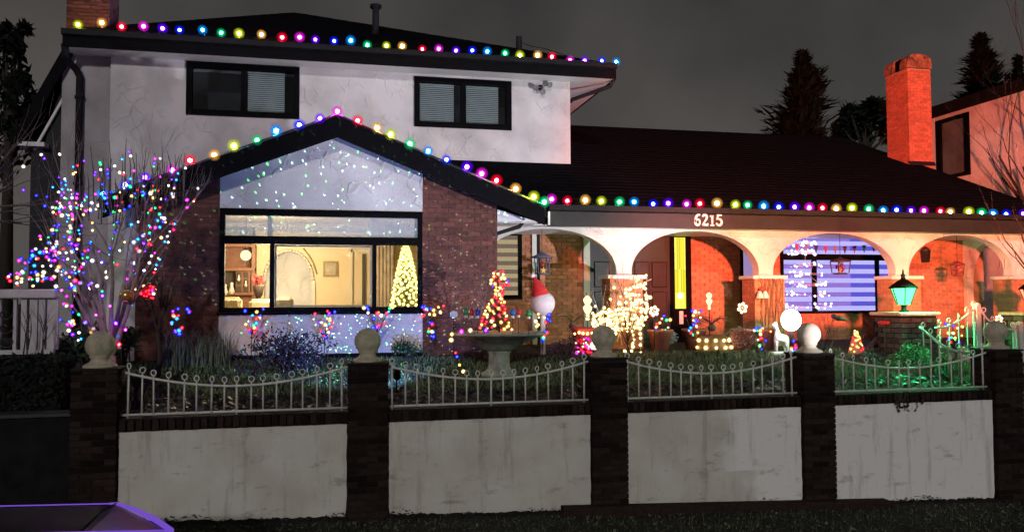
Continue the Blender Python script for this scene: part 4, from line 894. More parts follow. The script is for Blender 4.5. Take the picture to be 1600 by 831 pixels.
# ------------------------------------------------------------------ trees and plants
def branchy(m, p, d, L, r, depth, spread=0.5, up=0.25, tips=None, seg=4, kids=(2, 3), droop=0.0):
    pts = [Vector(p)]; rr = [r]; d = Vector(d).normalized()
    for i in range(seg):
        d = (d + Vector((rnd.uniform(-1, 1), rnd.uniform(-1, 1), rnd.uniform(-.6, 1) * .6)) * 0.16 + Vector((0, 0, up * .18 - droop))).normalized()
        pts.append(pts[-1] + d * L / seg); rr.append(r * (1 - 0.5 * (i + 1) / seg))
    m.tube(pts, rr, 6 if r > .02 else 4, False)
    if tips is not None: tips += pts[1:]
    if depth > 0:
        for k in range(rnd.randint(*kids)):
            t = rnd.choice(pts[2:]); a = rnd.uniform(0, 6.3); nd = (d + Vector((math.cos(a), math.sin(a), rnd.uniform(-.1, .5))) * spread * rnd.uniform(.7, 1.4)).normalized()
            branchy(m, t, nd, L * rnd.uniform(.55, .8), rr[-1] * .8, depth - 1, spread, up, tips, seg, kids, droop)
def leafcloud(m, c, rad, n, size, squash=(1, 1, 1), shape=None, flat=.5):
    c = Vector(c)
    for k in range(n):
        while True:
            q = Vector((rnd.uniform(-1, 1), rnd.uniform(-1, 1), rnd.uniform(-1, 1)))
            if .25 < q.length < 1: break
        if shape: q = shape(q)
        p = c + Vector((q.x * rad * squash[0], q.y * rad * squash[1], q.z * rad * squash[2]))
        u = Vector((rnd.uniform(-1, 1), rnd.uniform(-1, 1), rnd.uniform(-1, 1))).normalized() * size * rnd.uniform(.5, 1.3); v = u.orthogonal().normalized() * size * flat * rnd.uniform(.5, 1)
        m.add([p - u, p - v, p + u, p + v], [(0, 1, 2, 3)])
# bare tree wrapped in lights
TB = at(172, 548, 12.5); TB.z = zl(12.5)
LT = thing('bare_tree', 'bare branching tree wrapped in multicoloured fairy lights at left', 'tree')
m = MB(); tips = []
m.tube([TB, TB + Vector((.02, 0, .35)), TB + Vector((0, .02, .55))], [.09, .075, .07], 8)
fk = TB + Vector((0, .02, .52))
for (x, y, dy) in ((85, 400, -.3), (120, 360, .4), (150, 300, 0), (190, 290, -.4), (220, 300, .3), (262, 330, -.1), (60, 440, .1), (240, 400, .5), (105, 330, .2), (205, 255, .1), (160, 262, -.2)):
    e = at(x, y, 12.5 + dy); d = e - fk
    branchy(m, fk, d + Vector((0, 0, -.15)), d.length * .62, .042, 4, .42, .35, tips, 4, (2, 3))
m.build('branches', pm('pinkish grey bark', (0.30, 0.22, 0.24), 0.8, 0.3, 20, 0.5, 80), LT)
for x in range(46):
    m = MB()
    b = at(rnd.uniform(130, 290), rnd.uniform(250, 300), 12.5 + rnd.uniform(-.4, .4)); m.tube([b - Vector((rnd.uniform(-.05, .05), 0, .5)), b, b + Vector((rnd.uniform(-.06, .06), 0, rnd.uniform(.1, .35)))], [.01, .008, .004], 4)
    m.build('twig', M_BARK, LT)
fl = thing('fairy_lights', 'multicoloured fairy lights wound through the bare tree at left', 'fairy lights')
seg = [((78, 322), (108, 330), 9), ((100, 316), (200, 302), 16), ((66, 372), (135, 384), 13), ((58, 392), (112, 400), 12), ((40, 408), (128, 412), 20), ((8, 430), (120, 432), 30), ((20, 440), (85, 442), 16), ((30, 420), (60, 385), 6), ((130, 385), (175, 392), 8), ((120, 440), (135, 450), 5), ((84, 450), (125, 456), 12), ((100, 470), (120, 520), 12), ((96, 500), (130, 530), 8), ((145, 250), (200, 272), 6), ((130, 330), (205, 320), 10),
       ((230, 296), (290, 312), 12), ((245, 350), (280, 372), 9), ((255, 345), (272, 360), 5), ((150, 350), (225, 358), 6), ((175, 388), (230, 380), 9), ((205, 400), (250, 412), 6), ((140, 400), (190, 418), 8), ((145, 440), (170, 450), 7), ((205, 430), (245, 460), 7), ((130, 500), (195, 545), 9), ((90, 415), (115, 470), 9), ((225, 290), (240, 345), 5), ((180, 285), (215, 300), 4), ((50, 410), (110, 360), 8)]
seg += [((120, 395), (215, 400), 9), ((95, 375), (160, 372), 6), ((215, 365), (262, 392), 6)]
pts = []; cols = []
for a, b, n in seg:
    for k in range(n):
        t = (k + rnd.random()) / n; x = a[0] + (b[0] - a[0]) * t + rnd.uniform(-7, 7); y = a[1] + (b[1] - a[1]) * t + rnd.uniform(-7, 7); pts.append(at(x, y, 12.4 + rnd.uniform(-.45, .45))); cols.append(rnd.choice(['blue', 'indigo', 'white', 'ice', 'green', 'gold', 'red', 'cyan', 'magenta', 'warm', 'blue', 'white']))
def snap(p):
    q = min(tips, key=lambda t: (t - p).length_squared); return q + Vector((0, -.015, 0)) if (q - p).length < .16 else p
pts = [snap(p) for p in pts]
bulbs(fl, pts[:290], cols[:290], .021, 9)
f2 = thing('fairy_lights', 'fine blue white and pink fairy lights along the twigs of the lit tree', 'fairy lights')
cand = [t for t in tips if TB.z + .9 < t.z < at(200, 245, 12.5).z and at(45, 300, 12.5).x < t.x < at(288, 300, 12.5).x]; pick = rnd.sample(cand, min(200, len(cand))); bulbs(f2, [p + Vector((0, -.015, 0)) for p in pick], [rnd.choice(['blue', 'white', 'ice', 'magenta', 'indigo', 'cyan', 'gold', 'green', 'red']) for _ in pick], .017, 9)
bulbs(fl, [at(x, y, 12.25) for x, y in ((163, 521), (181, 505), (150, 492), (186, 538), (172, 478), (160, 462), (196, 515))], ['magenta', 'indigo', 'magenta', 'red', 'magenta', 'indigo', 'magenta'], .026, 30)
m = MB(); i = 0
for a, b, n in seg:
    seq = pts[i:i + n]; i += n
    for p, q in zip(seq[:-1], seq[1:]): m.tube([p, (p + q) / 2 - Vector((0, 0, .02)), q], .004, 4)
m.build('wire', M_WIRE, fl)
# small bare tree in front of the brick
def bare_tree(label, base, limbs, r0, mat=M_DBARK, name='bare_tree', depth=2):
    T = thing(name, label, 'tree'); m = MB()
    for (pl_) in limbs: pass
    fk_ = base[1]; m.tube([base[0], (base[0] + fk_) / 2 + Vector((.02, 0, 0)), fk_], [r0, r0 * .85, r0 * .75], 7)
    m.build('trunk', mat, T); m = MB()
    for e in limbs: d = e - fk_; branchy(m, fk_, d, d.length * .75, r0 * .55, depth, .35, .2, None, 4, (1, 3))
    m.build('branches', mat, T); return T
Y_ = 12.9; b0 = at(247, 580, Y_); b0.z = zl(Y_); bare_tree('small dark bare tree in front of the left brick wall', (b0, at(247, 520, Y_)), [at(x, y, Y_ + rnd.uniform(-.2, .2)) for x, y in ((215, 440), (232, 430), (262, 440), (285, 430), (300, 400), (245, 400))], .035)
Y_ = 14.2; b0 = at(985, 560, Y_); b0.z = zl(Y_); bare_tree('thin bare shrub in front of the lit wire deer', (b0, at(980, 540, Y_)), [at(x, y, Y_ + rnd.uniform(-.2, .2)) for x, y in ((955, 455), (968, 440), (985, 430), (1005, 445), (975, 470), (1000, 480), (1018, 500))], .018, M_DBARK, 'bare_shrub')
Y_ = 13.6; b0 = at(1285, 575, Y_); b0.z = zl(Y_); bare_tree('thin bare shrub with a bird on it beneath the blue window', (b0, at(1284, 552, Y_)), [at(x, y, Y_ + rnd.uniform(-.2, .2)) for x, y in ((1262, 520), (1280, 505), (1300, 500), (1312, 505), (1320, 535), (1270, 535))], .018, M_DBARK, 'bare_shrub')
Y_ = 13.9; b0 = at(1345, 575, Y_); b0.z = zl(Y_); bare_tree('short leafless shrub beside the glowing cone', (b0, b0 + Vector((0, 0, .1))), [at(x, y, Y_ + rnd.uniform(-.2, .2)) for x, y in ((1345, 530), (1360, 520), (1375, 530), (1385, 540), (1395, 525))], .018, pm('heather stems', (0.2, 0.09, 0.12), .9), 'bare_shrub')
Y_ = 14.3; b0 = at(752, 555, Y_); b0.z = zl(Y_); bare_tree('small bare shrub between the basin and the brick wall', (b0, at(752, 500, Y_)), [at(x, y, Y_ + rnd.uniform(-.2, .2)) for x, y in ((735, 430), (745, 420), (755, 440), (765, 430))], .018, M_BARK, 'bare_shrub')
# bare tree to the right of the gate, its branches reach into the frame
b0 = Vector((18.9, 17.8, zl(13))); bare_tree('tall bare tree in front of the neighbouring wall, its shadow on the wall', (b0, b0 + Vector((0, 0, 2.6))), [b0 + Vector(v) for v in ((-.5, 1.6, 5.4), (-.3, -1.2, 5.6), (-.2, .2, 6.4), (.3, 1, 6.7), (.2, 2.4, 6.2), (.3, 0, 6.2), (-.4, 1.8, 4.4), (.2, 2.6, 5.3), (.2, -.8, 7), (0, .9, 7.4))], .1, M_DBARK, depth=4)
b0 = Vector((13.3, 12.8, zl(13))); bare_tree('bare tree at the right edge with branches reaching over the porch arch', (b0, b0 + Vector((.0, 0, 1.5))), [b0 + Vector(v) for v in ((-1.1, .3, 2.5), (-.8, -.2, 2.7), (-.3, .2, 2.9), (.5, 0, 2.7), (1.2, .4, 2.6), (-.9, .1, 2.0))], .04, M_DBARK, depth=2)
# shrubs
def shrub(name, label, c, rad, n, size, mat, squash=(1, 1, .7), cat='shrub', flat=.5, stems=8):
    T = thing(name, label, cat); m = MB(); c = Vector(c)
    lumps = [c + Vector((rnd.uniform(-.6, .6) * rad * squash[0], rnd.uniform(-.5, .5) * rad * squash[1], rnd.uniform(-.2, .5) * rad * squash[2])) for _ in range(9)]
    for l in lumps: leafcloud(m, l, rad * rnd.uniform(.3, .55), n // 9, size, squash, None, flat)
    m.build('foliage', mat, T); m = MB()
    for k in range(stems):
        a = rnd.choice(lumps); m.tube([Vector((c.x + rnd.uniform(-.1, .1), c.y, zl(c.y) - .05)), (a + c) / 2 - Vector((0, 0, .05)), a + Vector((rnd.uniform(-.15, .15), 0, rad * .4))], [.015, .01, .004], 4)
    m.build('stems', M_DBARK, T); return T
M_PURP = pm('dark purple leaves', (0.045, 0.03, 0.045), .7, .4, 9, 0, rand=.5); M_GRN = pm('dark green leaves', (0.035, 0.06, 0.03), .7, .4, 9, 0, rand=.5); M_HEA = pm('heather leaves', (0.11, 0.06, 0.085), .8, .4, 9, 0, rand=.5); M_BUSH = pm('green bush leaves', (0.06, 0.12, 0.05), .7, .4, 9, 0, rand=.4)
def gat(x, y, Y): return at(x, y, Y)
shrub('shrub', 'large dark purple shrub below the picture window', at(445, 560, 13.3), .80, 1600, .045, M_PURP, (1, .6, .62))
shrub('shrub', 'dark shrub around the foot of the lit bare tree', at(120, 535, 12.9), .5, 700, .05, M_GRN, (1, .7, .9))
shrub('shrub', 'small dark shrub at the right foot of the lit bare tree', at(195, 535, 12.9), .3, 400, .045, M_GRN, (.8, .7, 1.3))
shrub('shrub', 'low dark shrub under the right end of the window panel', at(640, 548, 14.2), .42, 450, .04, M_GRN, (1.2, .6, .5))
shrub('shrub', 'mauve heather mound right of the stone basin', at(885, 548, 14.1), .42, 900, .03, M_HEA, (1, .7, .75))
shrub('shrub', 'green bush lit by the lantern below the brick lamp post', at(1418, 565, 12.9), .48, 1100, .035, M_BUSH, (1, .7, 1.0))
shrub('shrub', 'mauve heather behind the fourth railing', at(1365, 565, 13.2), .36, 600, .03, M_HEA, (1.2, .7, .8))
shrub('shrub', 'dark low shrub in front of the porch step', at(1120, 560, 14.2), .35, 300, .04, M_GRN, (1.6, .6, .5))
shrub('shrub', 'dark creeping shrub at the left end of the railing', at(215, 600, 11.6), .3, 300, .04, M_PURP, (1.4, .6, .5))
# tall grasses left of the window
m = MB(); G = thing('ornamental_grass', 'clump of tall grey green grass by the left brick wall', 'grass')
for k in range(260):
    b = at(rnd.uniform(255, 360), 560, 14.2 + rnd.uniform(-.2, .3)); b.z = zl(b.y); h = rnd.uniform(.25, .68); a = rnd.uniform(0, 6.3); l = Vector((math.cos(a), math.sin(a), 0)) * h * .35; wv = Vector((.008, 0, 0))
    m.add([b - wv, b + wv, b + l * .3 + Vector((0, 0, h * .7)) + wv * .7, b + l * .3 + Vector((0, 0, h * .7)) - wv * .7, b + l + Vector((0, 0, h))], [(0, 1, 2, 3), (3, 2, 4)])
m.build('blades', pm('grey green blades', (0.10, 0.12, 0.10), .7, .3, 9, 0, rand=.4), G)
# conifers and trees beyond
M_CON = pm('night conifer', (0.012, 0.017, 0.013), .95, .4, 3, 0, rand=.4, spec=.05)
def conifer(label, x, ytop, ybase, hw_px, Y, n=2600, name='conifer_tree'):
    T = thing(name, label, 'tree', 'dark trees behind the house'); t = at(x, ytop, Y); b = at(x, ybase, Y); Hh = t.z - b.z; Rr = hw_px * Y / F; m = MB()
    for k in range(n):
        h = rnd.random(); a = rnd.uniform(0, 6.3); lob = .7 + .45 * math.sin(3 * a + 5 * h + x) * math.sin(11 * h + 2 * a + x * .3) + .12 * math.sin(7 * a); r = lob * Rr * (1 - h) ** .62 * (.72 + .28 * math.sin(h * 61 + 1.3 * math.sin(h * 17))) * math.sqrt(rnd.uniform(.25, 1.05)) * 1.2
        p = b + Vector((math.cos(a) * r, math.sin(a) * r, h * Hh + rnd.uniform(-.1, .1))); u = Vector((math.cos(a), math.sin(a), rnd.uniform(-.1, .9))).normalized() * rnd.uniform(.2, .55) * (1.1 - .5 * h); v = Vector((-math.sin(a), math.cos(a), rnd.uniform(-.3, .3))) * .12
        m.add([p - u - v, p + u, p - u + v], [(0, 1, 2)])
    m.build('crown', M_CON, T); MB().tube([(b.x, b.y, 1.3), (t.x, t.y, t.z)], [.25, .03], 7).build('trunk', M_DBARK, T)
conifer('tall pointed dark conifer left of the orange chimney', 1256, 82, 270, 88, 34, 4200)
conifer('tall dark conifer behind the neighbouring house at right', 1540, 55, 270, 105, 36, 5200)
conifer('smaller dark conifer at the right frame edge', 1596, 90, 270, 50, 34, 2000)
def round_tree(label, lumps, Y, n, size=.3):
    T = thing('broadleaf_tree', label, 'tree', 'dark trees behind the house'); m = MB()
    for (x, y, r) in lumps: leafcloud(m, at(x, y, Y + rnd.uniform(-1, 1)), r * Y / F, n, size, (1, .7, 1))
    m.build('crown', M_CON, T); c = at(lumps[0][0], lumps[0][1], Y); m = MB(); m.tube([(c.x, c.y, 1.3), c], [.25, .1], 6)
    for l in lumps[1:]: m.tube([(c.x, c.y, c.z - 1.5), at(l[0], l[1], Y)], [.1, .03], 5)
    m.build('trunk', M_DBARK, T)
round_tree('dark rounded tree between the conifer and the chimney', [(1350, 195, 34), (1330, 180, 22), (1365, 172, 24), (1385, 180, 24), (1320, 205, 26), (1395, 205, 26)], 33, 260)
round_tree('dark spreading tree at the upper left behind the house', [(15, 165, 40), (5, 110, 34), (25, 75, 12), (38, 45, 7), (10, 60, 20), (60, 175, 26), (45, 200, 30), (78, 168, 14), (0, 230, 50), (30, 130, 16)], 26, 170, .2)
T = thing('bare_tree', 'pale bare twigs of a tree at the left edge', 'tree'); m = MB()
b0 = at(-70, 330, 15); m.tube([(b0.x, b0.y, 1.3), b0], [.12, .08], 7); m.build('trunk', M_BARK, T); m = MB()
for x, y in ((35, 215), (60, 250), (50, 290), (20, 235), (75, 320), (40, 340), (60, 360), (-20, 180)): d = at(x, y, 15 + rnd.uniform(-.5, .5)) - b0; branchy(m, b0, d, d.length * .8, .03, 2, .35, .0, None)
m.build('branches', M_BARK, T)

# ------------------------------------------------------------------ garden things
def ground(p): p = Vector(p); p.z = zl(p.y); return p
# laser projector that throws dots on the bay
PJ = Vector((0.9, 11.75, zl(11.75) + 0.42)); pj = thing('laser_projector', 'small black dot projector on a stake in the lawn', 'projector')
MB().lathe([(0.05, -0.09), (0.055, 0.05), (0.05, 0.06), (0.0, 0.06)], PJ - Vector((0, .06, .03)), 14, Vector((0, .8, .5)).normalized()).build('housing', M_BLACK, pj); MB().tube([PJ - Vector((0, .06, .05)), PJ - Vector((0, .06, .3))], .012, 5).build('stake', M_BLACK, pj)
lj = lamp('projector_beam', 'SPOT', PJ, (AP.x - .1, 15.2, 3.4), (1, 1, 1), 720, spot_size=R(112), spot_blend=0.4, shadow_soft_size=0.0)
d = lj.data; d.use_nodes = True; n_ = d.node_tree; e_ = n_.nodes['Emission']; g_ = n_.nodes.new('ShaderNodeTexCoord')
def dots(scale, thr, seed):
    mp = n_.nodes.new('ShaderNodeMapping'); mp.inputs['Location'].default_value = (seed, seed * .7, seed * .3); n_.links.new(g_.outputs['Normal'], mp.inputs[0])
    v = n_.nodes.new('ShaderNodeTexVoronoi'); v.inputs['Scale'].default_value = scale; n_.links.new(mp.outputs[0], v.inputs['Vector'])
    r = n_.nodes.new('ShaderNodeMapRange'); r.inputs[1].default_value = thr; r.inputs[2].default_value = thr * .6; n_.links.new(v.outputs['Distance'], r.inputs[0]); return r, v
r1, v1_ = dots(42, .18, 1.3); r2, v2_ = dots(34, .155, 5.1)
def rgbscale(sock, c, k):
    m_ = n_.nodes.new('ShaderNodeVectorMath'); m_.operation = 'SCALE'; m_.inputs[0].default_value = [x * k for x in c]; n_.links.new(sock, m_.inputs['Scale']); return m_
a1 = rgbscale(r1.outputs[0], (0.55, 1.0, 0.9), 4.5); a2 = rgbscale(r2.outputs[0], (0.1, 1.0, 0.15), 6.0)
s1 = n_.nodes.new('ShaderNodeVectorMath'); s1.operation = 'ADD'; n_.links.new(a1.outputs[0], s1.inputs[0]); n_.links.new(a2.outputs[0], s1.inputs[1])
s2 = n_.nodes.new('ShaderNodeVectorMath'); s2.operation = 'ADD'; n_.links.new(s1.outputs[0], s2.inputs[0]); s2.inputs[1].default_value = (0.06, 0.125, 0.40); n_.links.new(s2.outputs[0], e_.inputs['Color'])
# sprays of lights on stakes
def spray(label, x, y, Y, hw=22, hh=22, n=20, cols=None, group='sprays of fairy lights'):
    S = thing('light_spray', label, 'stake lights', group); c = at(x, y + hh, Y); g = ground(c); m = MB(); m.tube([g, c], .008, 5); P = []; C = []
    for k in range(n):
        t = rnd.random() ** .7; px_ = x + (rnd.uniform(-1, 1)) * hw * (.12 + .88 * t); py_ = y + hh - 2 * hh * t; p = at(px_, py_, Y + rnd.uniform(-.12, .12)); P.append(p)
        C.append('blue' if (t > .85 and rnd.random() < .6) or t < .12 else rnd.choice(cols or MULTI)); m.tube([c, (c + p) / 2 + Vector((0, 0, .015)), p], .0035, 4)
    m.build('stems', M_WIRE, S); bulbs(S, P, C, .028, 9); return S
for (x, y, Y, hw, hh, n, lb) in ((278, 502, 14.0, 22, 20, 18, 'left of the window by the grass'), (393, 503, 14.55, 22, 20, 16, 'under the left window pane'), (507, 507, 14.55, 20, 24, 22, 'under the middle window pane'), (590, 500, 14.4, 24, 20, 18, 'under the right window pane'), (674, 503, 14.5, 20, 26, 24, 'at the right corner of the window panel'),
                                 (848, 512, 14.0, 18, 24, 20, 'right of the stone basin'), (1034, 512, 14.9, 18, 24, 22, 'in a pot right of the lit deer'), (1084, 507, 14.9, 20, 24, 22, 'left of the pot with rows of lights'), (1192, 528, 14.3, 18, 22, 20, 'in front of the second porch pier'), (1242, 545, 13.4, 12, 14, 12, 'below the white globe lamp'), (1492, 528, 13.9, 18, 24, 20, 'behind the gate leaf')):
    spray('spray of multicoloured stake lights ' + lb, x, y, Y, hw, hh, n)
# stone basin
bc = at(780, 578, 13.0); bc = Vector((bc.x, 13.0, zl(13.0))); k_ = 13.3 / F
zr_ = at(780, 520, 13.0).z - bc.z
FB = thing('stone_basin', 'large shallow stone fountain basin on a pedestal', 'fountain')
M_STONE = pm('mossy cast stone', (0.32, 0.34, 0.30), .8, .3, 8, .4, 50, dirt=((0.05, 0.07, 0.05), 4, .5, .6))
MB().lathe([(.30, 0), (.30, .06), (.23, .09), (.19, .14), (.175, .2), (.175, zr_ - .34), (.20, zr_ - .31), (.20, zr_ - .29)], bc, 24).build('pedestal', M_STONE, FB)
m = MB().lathe([(.18, zr_ - .29), (.27, zr_ - .265), (.30, zr_ - .24), (.45, zr_ - .15), (.62, zr_ - .08), (.745, zr_ - .035), (.79, zr_ - .02), (.80, zr_), (.78, zr_ + .012), (.72, zr_ - .005), (.5, zr_ - .08), (0, zr_ - .11)], bc, 36); m.build('bowl', M_STONE, FB)
WZ = bc.z + zr_ - .03
MB().lathe([(.66, 0), (0.0, .004)], (bc.x, bc.y, WZ), 30).build('snow_filling', pm('fake snow', (0.35, 0.36, 0.4), .8), FB)
for (x, y, cn, lb) in ((728, 488, 'green', 'leftmost green bulb-shaped stake light in the stone basin'), (737, 489, 'red', 'red bulb-shaped stake light at the left of the basin'), (746, 489, 'blue', 'blue bulb-shaped stake light at the left of the basin'), (801, 489, 'cyan', 'pale blue bulb-shaped stake light at the right of the basin'), (810, 488, 'red', 'red bulb-shaped stake light at the right of the basin'), (826, 490, 'green', 'rightmost green bulb-shaped stake light in the basin')):
    S = thing('stake_light', lb, 'stake light', 'bulb-shaped stake lights in the basin'); yy_ = bc.y + rnd.uniform(-.25, .1); p = at(x, y, yy_)
    c = PAL[cn]; MB().lathe([(.018, -.05), (.045, -.03), (.05, 0), (.035, .045), (.012, .075), (0, .08)], p, 12).build('bulb', pm('stake bulb ' + cn, [.03 + .4 * v for v in c], .3), S)
    MB().lathe([(.02, -.085), (.03, -.085), (.03, -.045), (.02, -.045)], p, 8).build('socket', M_SOFF, S); MB().tube([p - Vector((0, 0, .08)), (p.x, p.y, WZ - .02)], .006, 4).build('stake', M_WIRE, S)
S = thing('fairy_lights', 'few coloured lights draped over the left rim of the basin', 'fairy lights'); P = [(706, 522, 'warm'), (705, 531, 'gold'), (712, 551, 'red'), (714, 557, 'blue'), (721, 518, 'magenta'), (735, 516, 'gold'), (750, 512, 'red'), (759, 516, 'indigo'), (768, 502, 'gold'), (718, 570, 'warm'), (724, 580, 'gold')]
Q = [at(a, b, bc.y - .35 + .01 * i) for i, (a, b, c) in enumerate(P)]; bulbs(S, Q, [c for a, b, c in P], .03, 12); MB().tube(Q, .004, 4).build('wire', M_WIRE, S)
# light-wrapped topiary
TY = 13.7; S = thing('lit_topiary', 'wire topiary with ball top wrapped in glowing red and orange lights', 'topiary'); b0 = ground(at(782, 520, TY)); P = []; C = []; m = MB()
def tr(y): return 8 if y < 436 else (14 if y < 448 else (6 if y < 468 else 10 + (y - 468) * .32))
for k in range(95):
    t = k / 94; y = 424 + 92 * t; r = tr(y); a = k * 1.15; P.append(at(777 + 4 * math.sin(y * .06) + math.cos(a) * r, y, TY + math.sin(a) * r * TY / F)); C.append(rnd.choice(['red', 'warm', 'warm', 'gold', 'red', 'gold', 'indigo' if 432 < y < 450 else 'warm']))
m.tube([b0, at(777, 424, TY)], .02, 6); m.tube(P, .005, 4); m.build('frame', M_WIRE, S); bulbs(S, P, C, .026, 7)
# faceless white ball wearing a santa hat
c = at(848, 474, 14.6); S = thing('inflatable_ball', 'plain white inflatable ball wearing a red Santa hat', 'inflatable'); MB().ball(c, .235, 3, (1, .9, 1.0)).build('ball', pm('white inflatable fabric', (0.62, 0.56, 0.62), .5, .05), S)
MB().tube([c - Vector((0, 0, .2)), ground(c)], .05, 8).build('support', M_SOFF, S); hb_ = c + Vector((-.06, -.02, .16))
MB().tube([hb_, hb_ + Vector((-.02, 0, .12)), hb_ + Vector((-.07, 0, .24)), hb_ + Vector((-.13, 0, .34))], [.17, .13, .07, .02], 14).build('hat', pm('red felt', (0.55, 0.025, 0.03), .9), S)
MB().ball(hb_ + Vector((-.14, 0, .36)), .045, 2).build('pompom', pm('white plush', (0.7, 0.66, 0.66), .95), S)
# wire deer in warm lights
DY = 14.7
S = thing('lit_deer', 'wire reindeer figure covered in bright warm white lights', 'deer figure'); m = MB()
paths = [[(932, 512), (928, 500), (931, 490), (945, 487), (965, 490), (985, 488), (994, 474), (998, 460), (990, 460), (979, 461), (977, 454), (988, 449), (1000, 446), (1009, 452), (1012, 470), (1010, 492), (1002, 508), (985, 515), (960, 514), (940, 516), (932, 512)], [(938, 490), (942, 514)], [(950, 488), (955, 514)], [(962, 490), (968, 514)], [(975, 490), (982, 514)], [(990, 482), (998, 508)], [(996, 468), (1012, 474)], [(931, 500), (1006, 498)],
         [(940, 514), (942, 532), (938, 552)], [(952, 514), (951, 532), (953, 552)], [(988, 512), (990, 532), (987, 552)], [(1000, 508), (1002, 530), (1001, 552)], [(998, 447), (992, 438), (984, 434)], [(992, 438), (995, 430)], [(1004, 447), (1011, 439), (1010, 430)], [(1011, 439), (1018, 436)], [(930, 492), (924, 486)]]
P = []
for i, pa in enumerate(paths):
    for side in ((-.1, .1) if i < 8 else ((-.1,) if i % 2 else (.1,))):
        Q = [at(x, y, DY + side) for x, y in pa]; m.tube(Q, .01, 5)
        for a, b in zip(Q[:-1], Q[1:]):
            k = max(1, int((b - a).length / .062)); P += [a.lerp(b, (j + rnd.random()) / k) + Vector((rnd.uniform(-.02, .02), 0, rnd.uniform(-.02, .02))) for j in range(k) if rnd.random() < .8]
m.build('wire_frame', pm('white wire', (.5, .45, .4), .5), S)
for k in range(70): P.append(at(rnd.gauss(985, 16), rnd.gauss(488, 20), DY + rnd.uniform(-.2, .2)))
for k in range(40): P.append(at(rnd.uniform(926, 965), rnd.gauss(503, 7), DY + rnd.uniform(-.15, .15)))
tw = MB()
for k in range(26): branchy(tw, at(rnd.uniform(940, 1005), rnd.uniform(490, 545), DY + rnd.uniform(-.2, .2)), (rnd.uniform(-.6, .6), 0, 1), .45, .008, 1, .5, .1)
o_ = tw.build('wire_twigs', pm('white wire', (.5, .45, .4)), S); o_['kind'] = 'stuff'
P = rnd.sample(P, min(len(P), 295)); bulbs(S, P, 'gold', .032, 15)
# lit pots
def pot(m, c, r0, r1, h): m.lathe([(r0, 0), (r1, h * .9), (r1 * 1.08, h * .9), (r1 * 1.08, h), (r1 * .92, h), (r1 * .9, h * .92), (0, h * .9)], c, 20)
c = ground(at(912, 555, 14.5)); S = thing('red_planter', 'red scalloped planter lit by red and pink lights', 'planter'); m = MB(); pot(m, c, .15, .22, .5); m.build('pot', pm('red pot', (0.5, .05, .06), .5), S)
bulbs(S, [at(x, 521 + rnd.uniform(-2, 2), 14.25) for x in (898, 905, 911, 918, 925)], ['gold', 'warm', 'gold', 'warm', 'gold'], .03, 10); bulbs(S, [at(rnd.uniform(898, 924), rnd.uniform(527, 552), 14.22) for _ in range(40)], [rnd.choice(['red', 'red', 'white', 'magenta']) for _ in range(40)], .022, 4)
S = thing('ball_lamp', 'small white glowing ball beside the red planter', 'lamp'); c = at(929, 540, 14.3); MB().ball(c, .09, 2).build('globe', em('white ball glow', (1, .8, .7), 1.6), S); MB().lathe([(.07, -.12), (.05, -.07)], c, 10).build('base', M_WIRE, S)
def finial_lamp(label, x, y, Y, k=1.0, top='red'):
    S = thing('finial_lamp', label, 'garden lamp', 'glowing finial lamps'); p = at(x, y, Y); MB().lathe([(0, -.22 * k), (.03 * k, -.2 * k), (.022 * k, -.12 * k), (.055 * k, -.07 * k), (.07 * k, -.02 * k), (.03 * k, .02 * k), (.06 * k, .07 * k), (.065 * k, .1 * k), (.03 * k, .14 * k), (0, .16 * k)], p, 14).build('glass', em('finial glow', (1, .75, .35), 2.2), S)
    MB().ball(p + Vector((0, 0, .18 * k)), .025 * k, 1).build('tip', pm('red tip', (.5, .05, .04), .4), S); MB().tube([p - Vector((0, 0, .2 * k)), ground(p)], .01, 5).build('stake', M_WIRE, S)
finial_lamp('yellow glowing finial lamp beside the dark cycad by the door casing', 918, 478, 14.9, 1.3); finial_lamp('cream glowing finial lamp above the pot with rows of lights', 1108, 468, 15.0, .95)
# cycad-like plants
def cycad(label, c, n, L, mat):
    S = thing('cycad', label, 'plant'); 
    for k in range(n):
        a = 2 * math.pi * k / n + rnd.uniform(-.2, .2); u = Vector((math.cos(a), math.sin(a), 0)); Lk = L * rnd.uniform(.8, 1.15); m = MB(); rise = rnd.uniform(.5, 1.2); pts = [c + u * Lk * t * .8 + Vector((0, 0, rise * Lk * (t - .75 * t * t))) for t in [i / 8 for i in range(9)]]
        m.tube(pts, .007, 4)
        for i in range(1, 9):
            sd = u.cross(Vector((0, 0, 1))); 
            for s in (-1, 1):
                b = pts[i]; tip = b + sd * s * .085 * (1.2 - i / 9) + u * .05; m.add([b - u * .014, b + u * .014, tip], [(0, 1, 2)])
        m.build('frond', mat, S)
    MB().lathe([(.06, -.12), (.09, -.05), (.05, .02), (0, .03)], c, 10).build('caudex', M_BARK, S); return S
cycad('dark cycad rising from the pot with rows of lights', at(1112, 508, 15.1), 15, .5, pm('dark red fronds', (0.10, 0.05, 0.045), .5, rand=.3)); cycad('dark upright cycad left of the door casing', at(895, 505, 15.05), 9, .5, pm('olive fronds', (0.09, 0.07, 0.03), .5, rand=.3))
